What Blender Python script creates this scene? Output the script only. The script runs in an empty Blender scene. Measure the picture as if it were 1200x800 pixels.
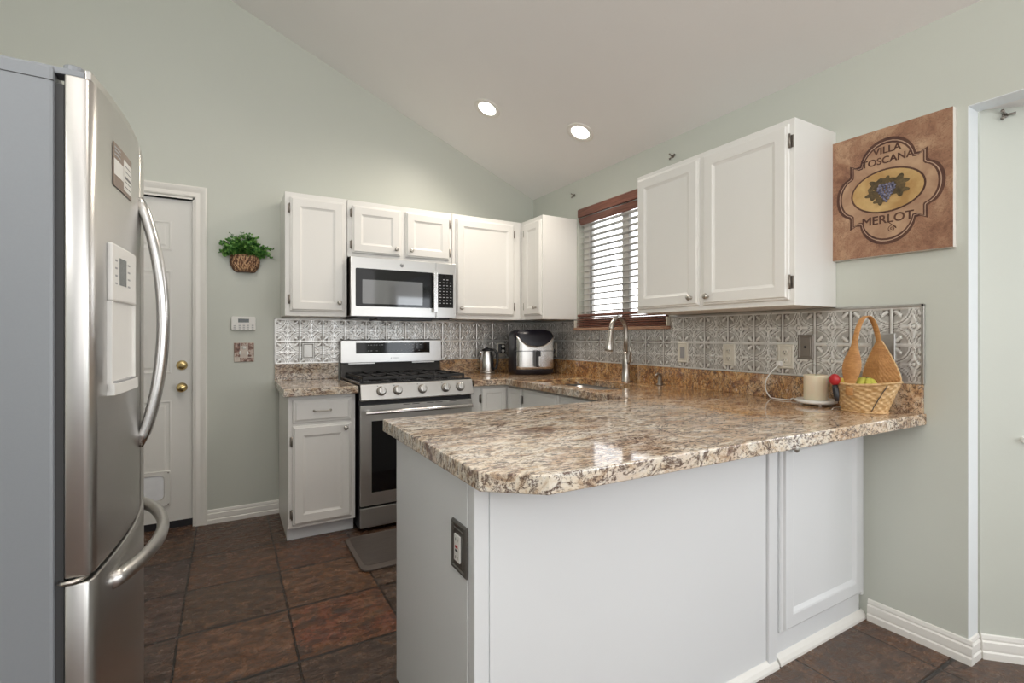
import bpy, bmesh, math, random
from mathutils import Vector, Matrix
random.seed(7)
scn = bpy.context.scene
COL = scn.collection
PI = math.pi

# ------------------------------------------------------------------ camera
cam_d = bpy.data.cameras.new('camera'); cam = bpy.data.objects.new('camera', cam_d); COL.objects.link(cam)
cam.location = (-2.3963, -3.765, 1.2222); cam.rotation_euler = (PI/2, 0, -0.5232)
cam_d.sensor_width = 36; cam_d.lens = 36*575.865/1200; cam_d.shift_y = -6.1/1200; cam_d.clip_start = .02
scn.camera = cam
# ------------------------------------------------------------------ world, lights, exposure
EXPOSURE = 0.25
WORLD = 0.48; SKY_EAST = 3.6
w = bpy.data.worlds.new('daylight'); scn.world = w; w.use_nodes = True
_n = w.node_tree.nodes; _l = w.node_tree.links; _bg = _n['Background']; _bg.inputs[0].default_value = (.97, .985, 1.0, 1)
_tc = _n.new('ShaderNodeTexCoord'); _dt = _n.new('ShaderNodeVectorMath'); _dt.operation = 'DOT_PRODUCT'      # hazy sky, brightest to the east (+x)
_dt.inputs[1].default_value = Vector((.96, .05, .28)).normalized(); _l.new(_tc.outputs['Generated'], _dt.inputs[0])
_mr = _n.new('ShaderNodeMapRange'); _mr.interpolation_type = 'SMOOTHSTEP'; _mr.inputs['From Min'].default_value = .1; _mr.inputs['From Max'].default_value = .9
_mr.inputs['To Min'].default_value = WORLD; _mr.inputs['To Max'].default_value = SKY_EAST
_l.new(_dt.outputs['Value'], _mr.inputs['Value']); _l.new(_mr.outputs[0], _bg.inputs[1])
def area(name, loc, rot, sx, sy, power, col):
    d = bpy.data.lights.new(name, 'AREA'); d.shape = 'RECTANGLE'; d.size = sx; d.size_y = sy; d.energy = power; d.color = col
    o = bpy.data.objects.new(name, d); COL.objects.link(o); o.location = loc; o.rotation_euler = rot; return o
area('rear_fill', (-1.6, -6.6, 1.9), (PI/2+.12, 0, 0), 3.4, 2.4, 34, (1.0, .985, .96))  # added fill lamp behind the camera, no patio door is known there
area('left_fill', (-4.33, -4.7, 2.6), (PI/2+.75, 0, -PI/2), 2.8, 1.6, 120, (1.0, .98, .96))  # added fill lamp at far left, tilted up to brighten the ceiling
area('bay_side_daylight', (.42, -5.35, 1.35), (PI/2, 0, 0), .6, 1.1, 9, (.86, .93, 1.0))
CAN_POWER = 7
vs = scn.view_settings
scn.display_settings.display_device = 'sRGB'
vs.view_transform = 'Standard'; vs.look = 'None'; vs.exposure = EXPOSURE; vs.gamma = 1; vs.use_curve_mapping = False
cy = scn.cycles
cy.max_bounces = 8; cy.diffuse_bounces = 4; cy.glossy_bounces = 5; cy.transmission_bounces = 6; cy.sample_clamp_indirect = 6
cy.caustics_reflective = False; cy.caustics_refractive = False
try: cy.use_denoising = True
except Exception: pass

# ------------------------------------------------------------------ helpers: objects
ORG = {}
def tag(o, label=None, cat=None, group=None, kind=None):
    if label: o['label'] = label
    if cat: o['category'] = cat
    if group: o['group'] = group
    if kind: o['kind'] = kind
    return o
def thing(name, label, cat, loc=(0, 0, 0), rz=0, group=None, kind=None, local=False):
    o = bpy.data.objects.new(name, None); COL.objects.link(o); o.empty_display_size = .05
    o.location = loc; o.rotation_euler = (0, 0, rz)
    ORG[o] = Vector((0, 0, 0)) if local else Vector(loc)
    return tag(o, label, cat, group, kind)
def children(o): return [c for c in bpy.data.objects if c.parent == o]
def copy_tree(o, parent=None):
    kids = children(o)
    c = o.copy(); COL.objects.link(c)
    if parent: c.parent = parent
    ORG[c] = ORG.get(o, Vector((0, 0, 0)))
    for k in kids: copy_tree(k, c)
    return c
class MB:
    def __init__(s): s.v = []; s.f = []; s.sm = []; s.rel = None
    def add(s, vs, fs, smooth=False):
        n = len(s.v); s.v += [tuple(p) for p in vs]; s.f += [[i+n for i in f] for f in fs]; s.sm += [smooth]*len(fs); return s
    def box(s, x0, x1, y0, y1, z0, z1):
        x0, x1 = sorted((x0, x1)); y0, y1 = sorted((y0, y1)); z0, z1 = sorted((z0, z1))
        return s.add([(x0,y0,z0),(x1,y0,z0),(x1,y1,z0),(x0,y1,z0),(x0,y0,z1),(x1,y0,z1),(x1,y1,z1),(x0,y1,z1)],
              [(0,3,2,1),(4,5,6,7),(0,1,5,4),(1,2,6,5),(2,3,7,6),(3,0,4,7)])
    def prism(s, poly, z0, z1):
        n = len(poly)
        return s.add([(x,y,z0) for x,y in poly]+[(x,y,z1) for x,y in poly],
            [tuple(reversed(range(n))), tuple(range(n,2*n))]+[(i,(i+1)%n,n+(i+1)%n,n+i) for i in range(n)])
    def extr(s, poly, vec):      # 3-D polygon pushed along vec
        n = len(poly); vec = Vector(vec)
        return s.add([Vector(p) for p in poly]+[Vector(p)+vec for p in poly],
            [tuple(reversed(range(n))), tuple(range(n,2*n))]+[(i,(i+1)%n,n+(i+1)%n,n+i) for i in range(n)])
    def rings(s, o, u, v, n, w, h, prof, cr=0):      # nested rectangles (inset, height)
        o, u, v, n = map(Vector, (o, u, v, n)); V = []
        for ins, ht in prof:
            for a, b in ((ins,ins),(w-ins,ins),(w-ins,h-ins),(ins,h-ins)): V.append(o+u*a+v*b+n*ht)
        F = [(3,2,1,0)]
        for k in range(len(prof)-1):
            for i in range(4): j = (i+1) % 4; F.append((4*k+i, 4*k+j, 4*k+4+j, 4*k+4+i))
        m = 4*(len(prof)-1); F.append((m, m+1, m+2, m+3))
        return s.add(V, F)
    def lathe(s, prof, c=(0,0,0), ax=(0,0,1), seg=24, cap=True, sx=1, sy=1):
        c = Vector(c); ax = Vector(ax).normalized()
        a = ax.orthogonal().normalized() if abs(ax.z) < .99 else Vector((1,0,0)); b = ax.cross(a)
        V = []; F = []
        for r, h in prof:
            for i in range(seg):
                t = 2*PI*i/seg; V.append(c+a*(r*math.cos(t)*sx)+b*(r*math.sin(t)*sy)+ax*h)
        for k in range(len(prof)-1):
            for i in range(seg): j = (i+1) % seg; F.append((k*seg+i, k*seg+j, (k+1)*seg+j, (k+1)*seg+i))
        if cap: F += [tuple(reversed(range(seg))), tuple(range((len(prof)-1)*seg, len(prof)*seg))]
        return s.add(V, F, True)
    def ball(s, c, r, seg=12, sx=1, sy=1, sz=1):
        V = []; F = []; n = seg//2
        for k in range(1, n):
            p = PI*k/n
            for i in range(seg): t = 2*PI*i/seg; V.append((c[0]+r*sx*math.sin(p)*math.cos(t), c[1]+r*sy*math.sin(p)*math.sin(t), c[2]+r*sz*math.cos(p)))
        V += [(c[0],c[1],c[2]+r*sz),(c[0],c[1],c[2]-r*sz)]; T = len(V)-2
        for k in range(n-2):
            for i in range(seg): j = (i+1) % seg; F.append((k*seg+i, (k+1)*seg+i, (k+1)*seg+j, k*seg+j))
        for i in range(seg): j = (i+1) % seg; F.append((T, i, j)); F.append((T+1, (n-2)*seg+j, (n-2)*seg+i))
        return s.add(V, F, True)
    def tube(s, pts, r, seg=10, sq=1.0, up=None):   # r number or list, sq flattens second axis
        P = [Vector(p) for p in pts]; n = len(P); R = r if isinstance(r, (list, tuple)) else [r]*n
        T = [(P[min(i+1,n-1)]-P[max(i-1,0)]).normalized() for i in range(n)]
        a = Vector(up) if up else T[0].orthogonal(); V = []; F = []
        for i in range(n):
            a = (a - T[i]*a.dot(T[i])).normalized(); b = T[i].cross(a)
            for k in range(seg):
                t = 2*PI*k/seg; V.append(P[i]+a*(R[i]*math.cos(t))+b*(R[i]*sq*math.sin(t)))
        for i in range(n-1):
            for k in range(seg): j = (k+1) % seg; F.append((i*seg+k, i*seg+j, (i+1)*seg+j, (i+1)*seg+k))
        F += [tuple(reversed(range(seg))), tuple(range((n-1)*seg, n*seg))]
        return s.add(V, F, True)
    def grid(s, fn, nu, nv, cu=False, smooth=True):
        V = [fn(i/nu, j/nv) for j in range(nv+1) for i in range(nu+(0 if cu else 1))]; m = nu if cu else nu+1; F = []
        for j in range(nv):
            for i in range(nu): k = (i+1) % m; F.append((j*m+i, j*m+k, (j+1)*m+k, (j+1)*m+i))
        return s.add(V, F, smooth)
    def build(s, name, m, parent=None, bev=0, seg=2, fixn=True):
        off = Vector((0,0,0)); p = parent
        while p is not None:
            if p in ORG: off = ORG[p]; break
            p = p.parent
        me = bpy.data.meshes.new(name); me.from_pydata([(x-off.x, y-off.y, z-off.z) for x,y,z in s.v], [], s.f)
        me.polygons.foreach_set('use_smooth', s.sm)
        if fixn:
            b = bmesh.new(); b.from_mesh(me); bmesh.ops.recalc_face_normals(b, faces=b.faces); b.to_mesh(me); b.free()
        me.materials.append(m)
        if s.rel:
            at = me.attributes.new('relief', 'FLOAT', 'POINT'); at.data.foreach_set('value', s.rel)
        o = bpy.data.objects.new(name, me); COL.objects.link(o)
        if parent: o.parent = parent
        if bev:
            md = o.modifiers.new('bevel', 'BEVEL'); md.width = bev; md.segments = seg; md.limit_method = 'ANGLE'; md.angle_limit = math.radians(40); md.harden_normals = False
        return o
def B(x0, x1, y0, y1, z0, z1): return MB().box(x0, x1, y0, y1, z0, z1)
def fill2d(polys, z0, z1, bev=0):       # outline with holes, extruded; returns verts, faces
    cu = bpy.data.curves.new('tmp', 'CURVE'); cu.dimensions = '2D'; cu.fill_mode = 'BOTH'
    h = (z1-z0)/2; cu.extrude = h-bev; cu.bevel_depth = bev; cu.bevel_resolution = 2; cu.offset = -bev
    for p in polys:
        sp = cu.splines.new('POLY'); sp.points.add(len(p)-1); sp.use_cyclic_u = True
        for i, (x, y) in enumerate(p): sp.points[i].co = (x, y, 0, 1)
    o = bpy.data.objects.new('tmp', cu); COL.objects.link(o)
    dg = bpy.context.evaluated_depsgraph_get(); me = bpy.data.meshes.new_from_object(o.evaluated_get(dg))
    V = [(v.co.x, v.co.y, v.co.z+z0+h) for v in me.vertices]; F = [tuple(p.vertices) for p in me.polygons]
    bpy.data.objects.remove(o); bpy.data.curves.remove(cu); bpy.data.meshes.remove(me); return V, F
def text2d(txt, size, th=.0008, bold=0):
    cu = bpy.data.curves.new('tmp', 'FONT'); cu.body = txt; cu.size = size; cu.extrude = th; cu.offset = bold; cu.align_x = 'CENTER'; cu.align_y = 'CENTER'
    o = bpy.data.objects.new('tmp', cu); COL.objects.link(o)
    dg = bpy.context.evaluated_depsgraph_get(); me = bpy.data.meshes.new_from_object(o.evaluated_get(dg))
    V = [tuple(v.co) for v in me.vertices]; F = [tuple(p.vertices) for p in me.polygons]
    bpy.data.objects.remove(o); bpy.data.curves.remove(cu); bpy.data.meshes.remove(me); return V, F
def place(VF, o, u, v, n):      # put a 2-D shape on a plane in the room
    o, u, v, n = map(Vector, (o, u, v, n))
    return [o+u*a+v*b+n*c for a, b, c in VF[0]], VF[1]
def rrect(x0, x1, y0, y1, r, n=6):
    P = []
    for cx, cyy, a in ((x1-r,y0+r,-PI/2),(x1-r,y1-r,0),(x0+r,y1-r,PI/2),(x0+r,y0+r,PI)):
        for i in range(n+1): t = a+PI/2*i/n; P.append((cx+r*math.cos(t), cyy+r*math.sin(t)))
    return P
def bez(p0, p1, p2, p3, n=16):
    p0, p1, p2, p3 = map(Vector, (p0, p1, p2, p3))
    return [p0*(1-t)**3+p1*3*t*(1-t)**2+p2*3*t*t*(1-t)+p3*t**3 for t in [i/n for i in range(n+1)]]

# ------------------------------------------------------------------ helpers: materials
class NT:
    def __init__(s, name):
        s.m = bpy.data.materials.new(name); s.m.use_nodes = True; s.t = s.m.node_tree; s.n = s.t.nodes; s.p = s.n['Principled BSDF']
    def node(s, typ, **kw):
        x = s.n.new(typ)
        for k, v in kw.items():
            if k.startswith('i_'): x.inputs[k[2:].replace('_', ' ')].default_value = v
            else: setattr(x, k, v)
        return x
    def link(s, a, b): s.t.links.new(a, b)
    def coord(s, scale=(1,1,1), loc=(0,0,0), rot=(0,0,0), kind='geo'):
        if kind == 'geo': g = s.node('ShaderNodeNewGeometry').outputs['Position']
        else: g = s.node('ShaderNodeTexCoord').outputs['Object']
        mp = s.node('ShaderNodeMapping'); mp.inputs['Scale'].default_value = scale; mp.inputs['Location'].default_value = loc; mp.inputs['Rotation'].default_value = rot
        s.link(g, mp.inputs[0]); return mp.outputs[0]
    def noise(s, vec, scale, detail=4, rough=.55, dist=0):
        x = s.node('ShaderNodeTexNoise'); x.inputs['Scale'].default_value = scale; x.inputs['Detail'].default_value = detail
        x.inputs['Roughness'].default_value = rough; x.inputs['Distortion'].default_value = dist; s.link(vec, x.inputs['Vector']); return x.outputs['Fac']
    def ramp(s, fac, stops, interp='LINEAR'):
        x = s.node('ShaderNodeValToRGB'); cr = x.color_ramp; cr.interpolation = interp
        while len(cr.elements) < len(stops): cr.elements.new(.5)
        for e, (p, c) in zip(cr.elements, stops):
            e.position = p; e.color = (c, c, c, 1) if isinstance(c, (int, float)) else (*c, 1)
        s.link(fac, x.inputs[0]); return x.outputs['Color']
    def mix(s, fac, a, b, mode='MIX'):
        x = s.node('ShaderNodeMix', data_type='RGBA', blend_type=mode)
        for val, k in ((fac, 0), (a, 6), (b, 7)):
            if isinstance(val, (int, float)): x.inputs[k].default_value = val
            elif isinstance(val, tuple): x.inputs[k].default_value = (*val, 1)
            else: s.link(val, x.inputs[k])
        return x.outputs[2]
    def math(s, op, a, b=0.0, c=None):
        x = s.node('ShaderNodeMath', operation=op)
        for i, val in enumerate((a, b) if c is None else (a, b, c)):
            if isinstance(val, (int, float)): x.inputs[i].default_value = val
            else: s.link(val, x.inputs[i])
        return x.outputs[0]
    def base(s, c):
        if isinstance(c, tuple): s.p.inputs['Base Color'].default_value = (*c, 1)
        else: s.link(c, s.p.inputs['Base Color'])
    def rough(s, r):
        if isinstance(r, (int, float)): s.p.inputs['Roughness'].default_value = r
        else: s.link(r, s.p.inputs['Roughness'])
    def bump(s, h, strength=.3, dist=.01):
        x = s.node('ShaderNodeBump'); x.inputs['Strength'].default_value = strength; x.inputs['Distance'].default_value = dist
        s.link(h, x.inputs['Height']); s.link(x.outputs[0], s.p.inputs['Normal'])
def plain(name, col, rough=.5, metal=0, var=.06, vs=30, spec=None, coat=0):
    t = NT(name); n = t.noise(t.coord(), vs, 3)
    t.base(t.mix(n, tuple(c*(1-var) for c in col), tuple(min(1, c*(1+var)) for c in col)))
    t.rough(rough); t.p.inputs['Metallic'].default_value = metal
    if spec is not None: t.p.inputs['Specular IOR Level'].default_value = spec
    if coat: t.p.inputs['Coat Weight'].default_value = coat; t.p.inputs['Coat Roughness'].default_value = .08
    return t.m
def srgb(r, g, b):
    f = lambda c: (c/255/12.92) if c/255 <= .04045 else ((c/255+.055)/1.055)**2.4
    return (f(r), f(g), f(b))
def paint(name, col, rough=.55, bump=.06, scale=90):
    t = NT(name); v = t.coord(); n = t.noise(v, 1.6, 3); n2 = t.noise(v, scale, 3)
    t.base(t.mix(n, tuple(c*.97 for c in col), tuple(min(1, c*1.03) for c in col))); t.rough(rough); t.bump(n2, bump, .004); return t.m
M_WALL = paint('sage_wall_paint', (.605, .625, .568), .42)
M_CEIL = paint('white_ceiling_paint', (.88, .86, .845), .6, .15, 60)
M_CAB = paint('white_cabinet_paint', (.85, .84, .81), .35, .02, 40)
M_PEN = paint('white_panel_paint', (.80, .815, .83), .4, .02, 40)
M_TRIM = paint('white_trim_paint', (.86, .84, .80), .35, .03, 50)
M_DOOR = paint('white_door_paint', (.80, .79, .76), .4, .02, 50)
def stainless(name, col=(.60,.59,.575), axis=0, r=.30):
    t = NT(name); sc = [60, 60, 60]; sc[axis] = 1.2
    v = t.coord(tuple(sc)); n = t.noise(v, 1.2, 2); n2 = t.noise(t.coord(), 3, 2)
    t.base(t.mix(n, tuple(c*.985 for c in col), tuple(min(1, c*1.015) for c in col))); t.p.inputs['Metallic'].default_value = 1
    t.rough(r); return t.m
M_SS = stainless('brushed_stainless')
M_SSF = stainless('brushed_stainless_door', (.62,.605,.585), 1, .30)
M_SSV = stainless('brushed_stainless_upright', (.66,.65,.64), 2, .24)
M_FSIDE = plain('grey_appliance_paint', srgb(140,144,149), .45, .15, .03, 200)
M_NICK = plain('brushed_nickel', (.52,.49,.45), .28, 1)
M_DNICK = plain('dark_hinge_metal', (.30,.27,.24), .4, 1)
M_BRASS = plain('polished_brass', (.75,.58,.28), .22, 1)
M_BLACKG = plain('black_glass', (.006,.006,.007), .05, 0, .1, 5, .35)
M_GLASSW = plain('microwave_window_glass', (.14,.145,.15), .05, 0, .1, 5, 1.0)
M_ENAMEL = plain('black_enamel', (.02,.02,.022), .22, 0, .2, 40)
M_IRON = plain('cast_iron', (.022,.021,.022), .55, 0, .3, 80)
M_BLK = plain('black_plastic', (.018,.018,.022), .35, 0, .1, 40)
M_NAVY = plain('dark_air_fryer_plastic', (.010,.010,.018), .3, 0, .1, 40)
M_WPL = plain('white_plastic', (.82,.81,.78), .35, 0, .02, 40)
M_GPL = plain('grey_plastic', (.33,.33,.34), .4, 0, .05, 40)
M_LCD = plain('grey_display', (.10,.115,.115), .2, 0, .05, 40)
M_MARK = plain('dark_marking', (.06,.06,.065), .4, 0, .05, 40)
M_LMARK = plain('light_marking', (.45,.46,.48), .4, 0, .05, 40)
M_PEWT = plain('pewter_plate', (.17,.165,.155), .4, .8, .2, 60)
M_TAUPE = plain('taupe_metal_plate', (.26,.235,.21), .45, .6, .06, 60)
M_CREAM = plain('cream_plate', (.68,.65,.57), .4, .0, .06, 60)
M_WAX = plain('cream_candle_wax', (.80,.70,.53), .45, 0, .06, 25); M_WAX.node_tree.nodes['Principled BSDF'].inputs['Subsurface Weight'].default_value = .2
M_RUBBER = plain('dark_gasket', (.05,.05,.052), .6)
M_RED = plain('red_plastic', (.45,.02,.025), .3)
M_YEL = plain('lemon_peel', (.80,.62,.10), .4, 0, .1, 90)
M_BANANA = plain('banana_peel', (.62,.60,.10), .45, 0, .25, 60)
M_PIC_EDGE = plain('canvas_edge', (.78,.74,.68), .7)
M_LCAN = plain('white_can_trim', (.85,.82,.77), .4)
# granite
def granite():
    t = NT('polished_granite'); v = t.coord((1, 2.2, 1.6), rot=(0, 0, .15))
    big = t.noise(v, 1.7, 4, .6, .8); mid = t.noise(v, 7, 8, .70, 1.7); fine = t.noise(v, 42, 5, .7, .6); spk = t.noise(v, 110, 3, .6)
    sep = t.node('ShaderNodeSeparateXYZ'); t.link(t.coord(), sep.inputs[0])
    # the slab itself turns from cream at the free end to golden brown towards the sink wall
    g = t.math('ADD', t.math('MULTIPLY', sep.outputs['X'], .55), .98)
    g = t.math('ADD', g, t.math('MULTIPLY', sep.outputs['Y'], .06))
    g = t.math('ADD', g, t.math('MULTIPLY', t.math('SUBTRACT', big, .5), 1.5))
    gold = t.ramp(g, [(.25, 0.0), (.80, 1.0)])
    cream = t.ramp(mid, [(.32, (.30,.19,.12)), (.41, (.58,.44,.31)), (.48, (.76,.66,.53)), (.58, (.84,.78,.69)), (.70, (.70,.68,.65)), (.8, (.45,.42,.40))])
    brown = t.ramp(mid, [(.30, (.12,.055,.035)), (.40, (.36,.17,.075)), (.50, (.58,.32,.125)), (.60, (.70,.46,.22)), (.72, (.70,.58,.43))])
    cream = t.mix(t.ramp(t.noise(v, 3.1, 5, .62, 1.1), [(.48, 0.0), (.60, .55)]), cream, (.52,.36,.25))
    c = t.mix(gold, cream, brown)
    c = t.mix(t.ramp(fine, [(.57, 0.0), (.66, .7)]), c, (.80,.76,.70))
    c = t.mix(t.ramp(t.noise(v, 4.2, 7, .7, 2.0), [(.57, 0.0), (.63, .8)]), c, (.15,.065,.045))
    vein = t.ramp(t.noise(v, 6, 9, .74, 2.4), [(.44, 0.0), (.475, .95), (.51, .95), (.545, 0.0)])
    c = t.mix(t.math('MULTIPLY', vein, t.ramp(fine, [(.44, 0.0), (.52, 1.0)])), c, (.10,.055,.04))
    c = t.mix(t.ramp(spk, [(.33, .9), (.41, 0.0)]), c, (.11,.075,.06))
    t.base(c); t.rough(.07); t.p.inputs['Specular IOR Level'].default_value = .75; return t.m
M_GRAN = granite()
# pressed tin
def tin():
    t = NT('aged_pressed_tin'); v = t.coord(); n = t.noise(v, 14, 5, .6); at = t.node('ShaderNodeAttribute', attribute_name='relief')
    pat = t.ramp(at.outputs['Fac'], [(.08, (.13,.115,.10)), (.26, (.42,.405,.38)), (.5, (.62,.61,.59)), (1.0, (.98,.975,.96))])   # antique finish rubbed off the raised pattern
    t.base(t.mix(t.ramp(n, [(.45, 0.0), (.75, .4)]), pat, (.40,.35,.30))); t.p.inputs['Metallic'].default_value = .5
    t.rough(t.math('ADD', t.math('MULTIPLY', n, .15), .22)); return t.m
M_TIN = tin()
M_TINF = plain('tin_trim', (.50,.49,.47), .35, .9, .15, 40)
# slate floor
TX, TY, TS = -2.573, -1.357, .407
def slate():
    t = NT('slate_tile_floor'); P = t.coord((1/TS, 1/TS, 1), (-TX/TS, -TY/TS, 0))
    sep = t.node('ShaderNodeSeparateXYZ'); t.link(P, sep.inputs[0])
    wob = t.math('MULTIPLY', t.math('SUBTRACT', t.noise(P, 2.2, 5), .5), .035)
    x = t.math('ADD', sep.outputs['X'], wob); y = t.math('ADD', sep.outputs['Y'], wob)
    cx = t.math('FLOOR', x); cyy = t.math('FLOOR', y); fx = t.math('SUBTRACT', x, cx); fy = t.math('SUBTRACT', y, cyy)
    e = t.math('MINIMUM', t.math('MINIMUM', fx, t.math('SUBTRACT', 1, fx)), t.math('MULTIPLY', .55, t.math('MINIMUM', fy, t.math('SUBTRACT', 1, fy))))
    grout = t.ramp(e, [(.004, 1.0), (.011, 0.0)])
    cmb = t.node('ShaderNodeCombineXYZ'); t.link(cx, cmb.inputs[0]); t.link(cyy, cmb.inputs[1])
    wn = t.node('ShaderNodeTexWhiteNoise', noise_dimensions='2D'); t.link(cmb.outputs[0], wn.inputs['Vector'])
    rnd = wn.outputs['Value']
    tile = t.ramp(rnd, [(0, (.055,.042,.034)), (.3, (.10,.055,.03)), (.55, (.075,.05,.036)), (.8, (.12,.068,.038)), (1, (.055,.047,.042))])
    def cell(ix, iy):
        a = t.math('COMPARE', cx, ix, .1); b = t.math('COMPARE', cyy, iy, .1); return t.math('MULTIPLY', a, b)
    v = t.coord((1, 1, 1)); n1 = t.noise(v, 5, 6, .65, .6); n2 = t.noise(v, 22, 5, .6, .4)
    for ix, iy, col in ((-1,1,(.055,.05,.055)), (-1,0,(.07,.058,.06)), (-1,-1,(.075,.06,.055)), (0,0,(.068,.05,.036)), (0,1,(.08,.046,.028)), (0,2,(.075,.04,.024)), (0,-1,(.115,.068,.04)), (1,1,(.085,.042,.02)),
                        (1,0,(.105,.06,.03)), (0,-2,(.035,.032,.03)), (1,-2,(.048,.042,.038)), (2,-1,(.04,.037,.034)), (2,0,(.05,.043,.036)), (4,-3,(.07,.05,.04)), (5,-4,(.07,.05,.038))):
        tile = t.mix(cell(ix, iy), tile, col)
    red = t.mix(t.ramp(n1, [(.40, 0.0), (.62, 1.0)]), (.145,.056,.032), (.13,.072,.03))
    red = t.mix(t.ramp(t.noise(v, 9, 4, .5, .8), [(.36, 1.0), (.42, 0.0)]), red, (.045,.036,.036))
    tile = t.mix(cell(1, -1), tile, red)
    tile = t.mix(t.ramp(n1, [(.35, 0.0), (.7, .6)]), tile, (.10,.055,.03))
    tile = t.mix(t.ramp(n2, [(.38, .65), (.55, 0.0)]), tile, (.028,.022,.02)); tile = t.mix(t.ramp(t.noise(v, 12, 6, .7, 1.0), [(.55, 0.0), (.68, .6)]), tile, (.17,.115,.075))
    t.base(t.mix(grout, t.mix(1.0, tile, (1.6,1.28,1.08), 'MULTIPLY'), (.035,.027,.022)))
    t.rough(t.math('ADD', t.math('MULTIPLY', n2, .3), .10)); t.p.inputs['Specular IOR Level'].default_value = .65
    slab = t.noise(t.coord((1, 2.6, 1), rot=(0,0,.3)), 7, 7, .62, 1.0)
    h = t.math('SUBTRACT', t.math('ADD', slab, t.math('MULTIPLY', n2, .25)), t.math('MULTIPLY', grout, .6))
    t.bump(h, 1.0, .045); return t.m
M_SLATE = slate()
def wood(name, a, b, axis=1, rough=.3, scale=9):
    t = NT(name); sc = [8, 8, 8]; sc[axis] = .6; n = t.noise(t.coord(tuple(sc)), scale, 5, .6, .5)
    t.base(t.mix(t.ramp(n, [(.35, 0.0), (.65, 1.0)]), a, b)); t.rough(rough); return t.m
M_MAHO = wood('red_brown_blind_wood', (.13,.045,.03), (.24,.10,.07))
M_SLATB = plain('glare_white_slat', (.80,.79,.78), .4)  # slats are brown, the daylight glare on them is put into this white
M_SILL = wood('terracotta_sill_stone', (.30,.15,.10), (.52,.33,.22), 1, .3, 14)
def wicker(name, a, b):
    t = NT(name); v = t.coord((1,1,3)); n = t.noise(v, 60, 4); n2 = t.noise(v, 9, 3)
    t.base(t.mix(t.ramp(t.math('ADD', t.math('MULTIPLY', n, .6), t.math('MULTIPLY', n2, .4)), [(.38, 0.0), (.6, 1.0)]), a, b)); t.rough(.5); t.bump(n, .3, .002); return t.m
M_WICK = wicker('honey_wicker', (.50,.28,.10), (.78,.55,.30))
M_WICKD = wicker('orange_bent_wood', (.42,.19,.06), (.58,.30,.11))
M_WICKR = wicker('brown_woven_grass', (.07,.03,.015), (.22,.10,.05))
M_WICKS = wicker('light_grass_strands', (.35,.17,.085), (.70,.45,.26))
def leafm():
    t = NT('green_leaves'); n = t.noise(t.coord(), 45, 3)
    t.base(t.ramp(n, [(.34, (.02,.085,.02)), (.5, (.09,.26,.05)), (.64, (.28,.50,.13))])); t.rough(.45); return t.m
M_LEAF = leafm()
M_SOIL = plain('dark_moss', (.03,.03,.012), .9)
M_MAT = wood('dark_woven_mat', (.055,.045,.04), (.085,.07,.062), 0, .5, 20)
M_MATE = plain('mat_border', (.11,.09,.08), .5)
def glassm():
    t = NT('window_glass'); t.p.inputs['Base Color'].default_value = (1,1,1,1); t.p.inputs['Roughness'].default_value = 0
    t.p.inputs['Transmission Weight'].default_value = 1; t.p.inputs['IOR'].default_value = 1.02; return t.m
M_GLASS = glassm()
def emis(name, col, s):
    t = NT(name); t.p.inputs['Base Color'].default_value = (*col,1); t.p.inputs['Emission Color'].default_value = (*col,1); t.p.inputs['Emission Strength'].default_value = s; return t.m
M_LAMP = emis('lit_lamp_lens', (1,.97,.90), 9)
M_FLAP = plain('clear_pet_flap', (.88,.90,.94), .3)

# ------------------------------------------------------------------ the room
HC, SL = 2.456, .4192           # eave height at the window wall, slope of the vault
XL_ = -4.4; YR = -6.4; BAYT = 2.084
B(XL_, 1.2, YR, .12, -.08, 0).build('floor', M_SLATE)
def struct(o, label, cat): tag(o, label, cat, kind='structure'); return o
struct(bpy.data.objects['floor'], 'brown and grey slate tile kitchen floor', 'floor')
# back wall (y = 0) with its door opening
DX0, DX1, DZ = -3.425, -2.592, 2.10
def rake(x): return HC - SL*x
def wallseg(mb, x0, x1, z0, z1=None):
    t0, t1 = (rake(x0), rake(x1)) if z1 is None else (z1, z1)
    mb.extr([(x0,0,z0),(x1,0,z0),(x1,0,t1),(x0,0,t0)], (0,.12,0))
mb = MB(); wallseg(mb, XL_, DX0, 0); wallseg(mb, DX0, DX1, DZ); wallseg(mb, DX1, 0.09, 0)
struct(mb.build('wall_back', M_WALL), 'sage green gabled wall behind the range', 'wall')
# right wall (x = 0) with the window opening and the bay opening
WY0, WY1, WZ0, WZ1 = -.66, -1.58, 1.29, 2.215
BY = -3.024
mb = MB().box(0,.09,WY0,0,0,HC).box(0,.09,WY1,WY0,0,WZ0).box(0,.09,WY1,WY0,WZ1,HC).box(0,.09,BY,WY1,0,HC).box(0,.09,-5.4,BY,BAYT,HC).box(0,.09,YR,-5.4,0,HC)
struct(mb.build('wall_right', M_WALL), 'sage green window wall on the right', 'wall')
mb = MB().extr([(0.09,0.12,HC),(0.09,YR,HC),(0.09,YR,HC+.06),(0.09,.12,HC+.06)], (0,0,0)) if False else MB()
mb.add([(.09,.12,rake(.09)),(.09,YR,rake(.09)),(XL_,YR,rake(XL_)),(XL_,.12,rake(XL_)),(.09,.12,rake(.09)+.1),(.09,YR,rake(.09)+.1),(XL_,YR,rake(XL_)+.1),(XL_,.12,rake(XL_)+.1)],
       [(0,1,2,3),(7,6,5,4),(0,4,5,1),(1,5,6,2),(2,6,7,3),(3,7,4,0)])
struct(mb.build('ceiling', M_CEIL), 'white vaulted ceiling rising to the left', 'ceiling')
struct(B(XL_-.1, XL_, YR, .12, 0, rake(XL_)+.1).build('wall_left', M_WALL), 'sage green wall far left beyond the refrigerator', 'wall')
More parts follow.
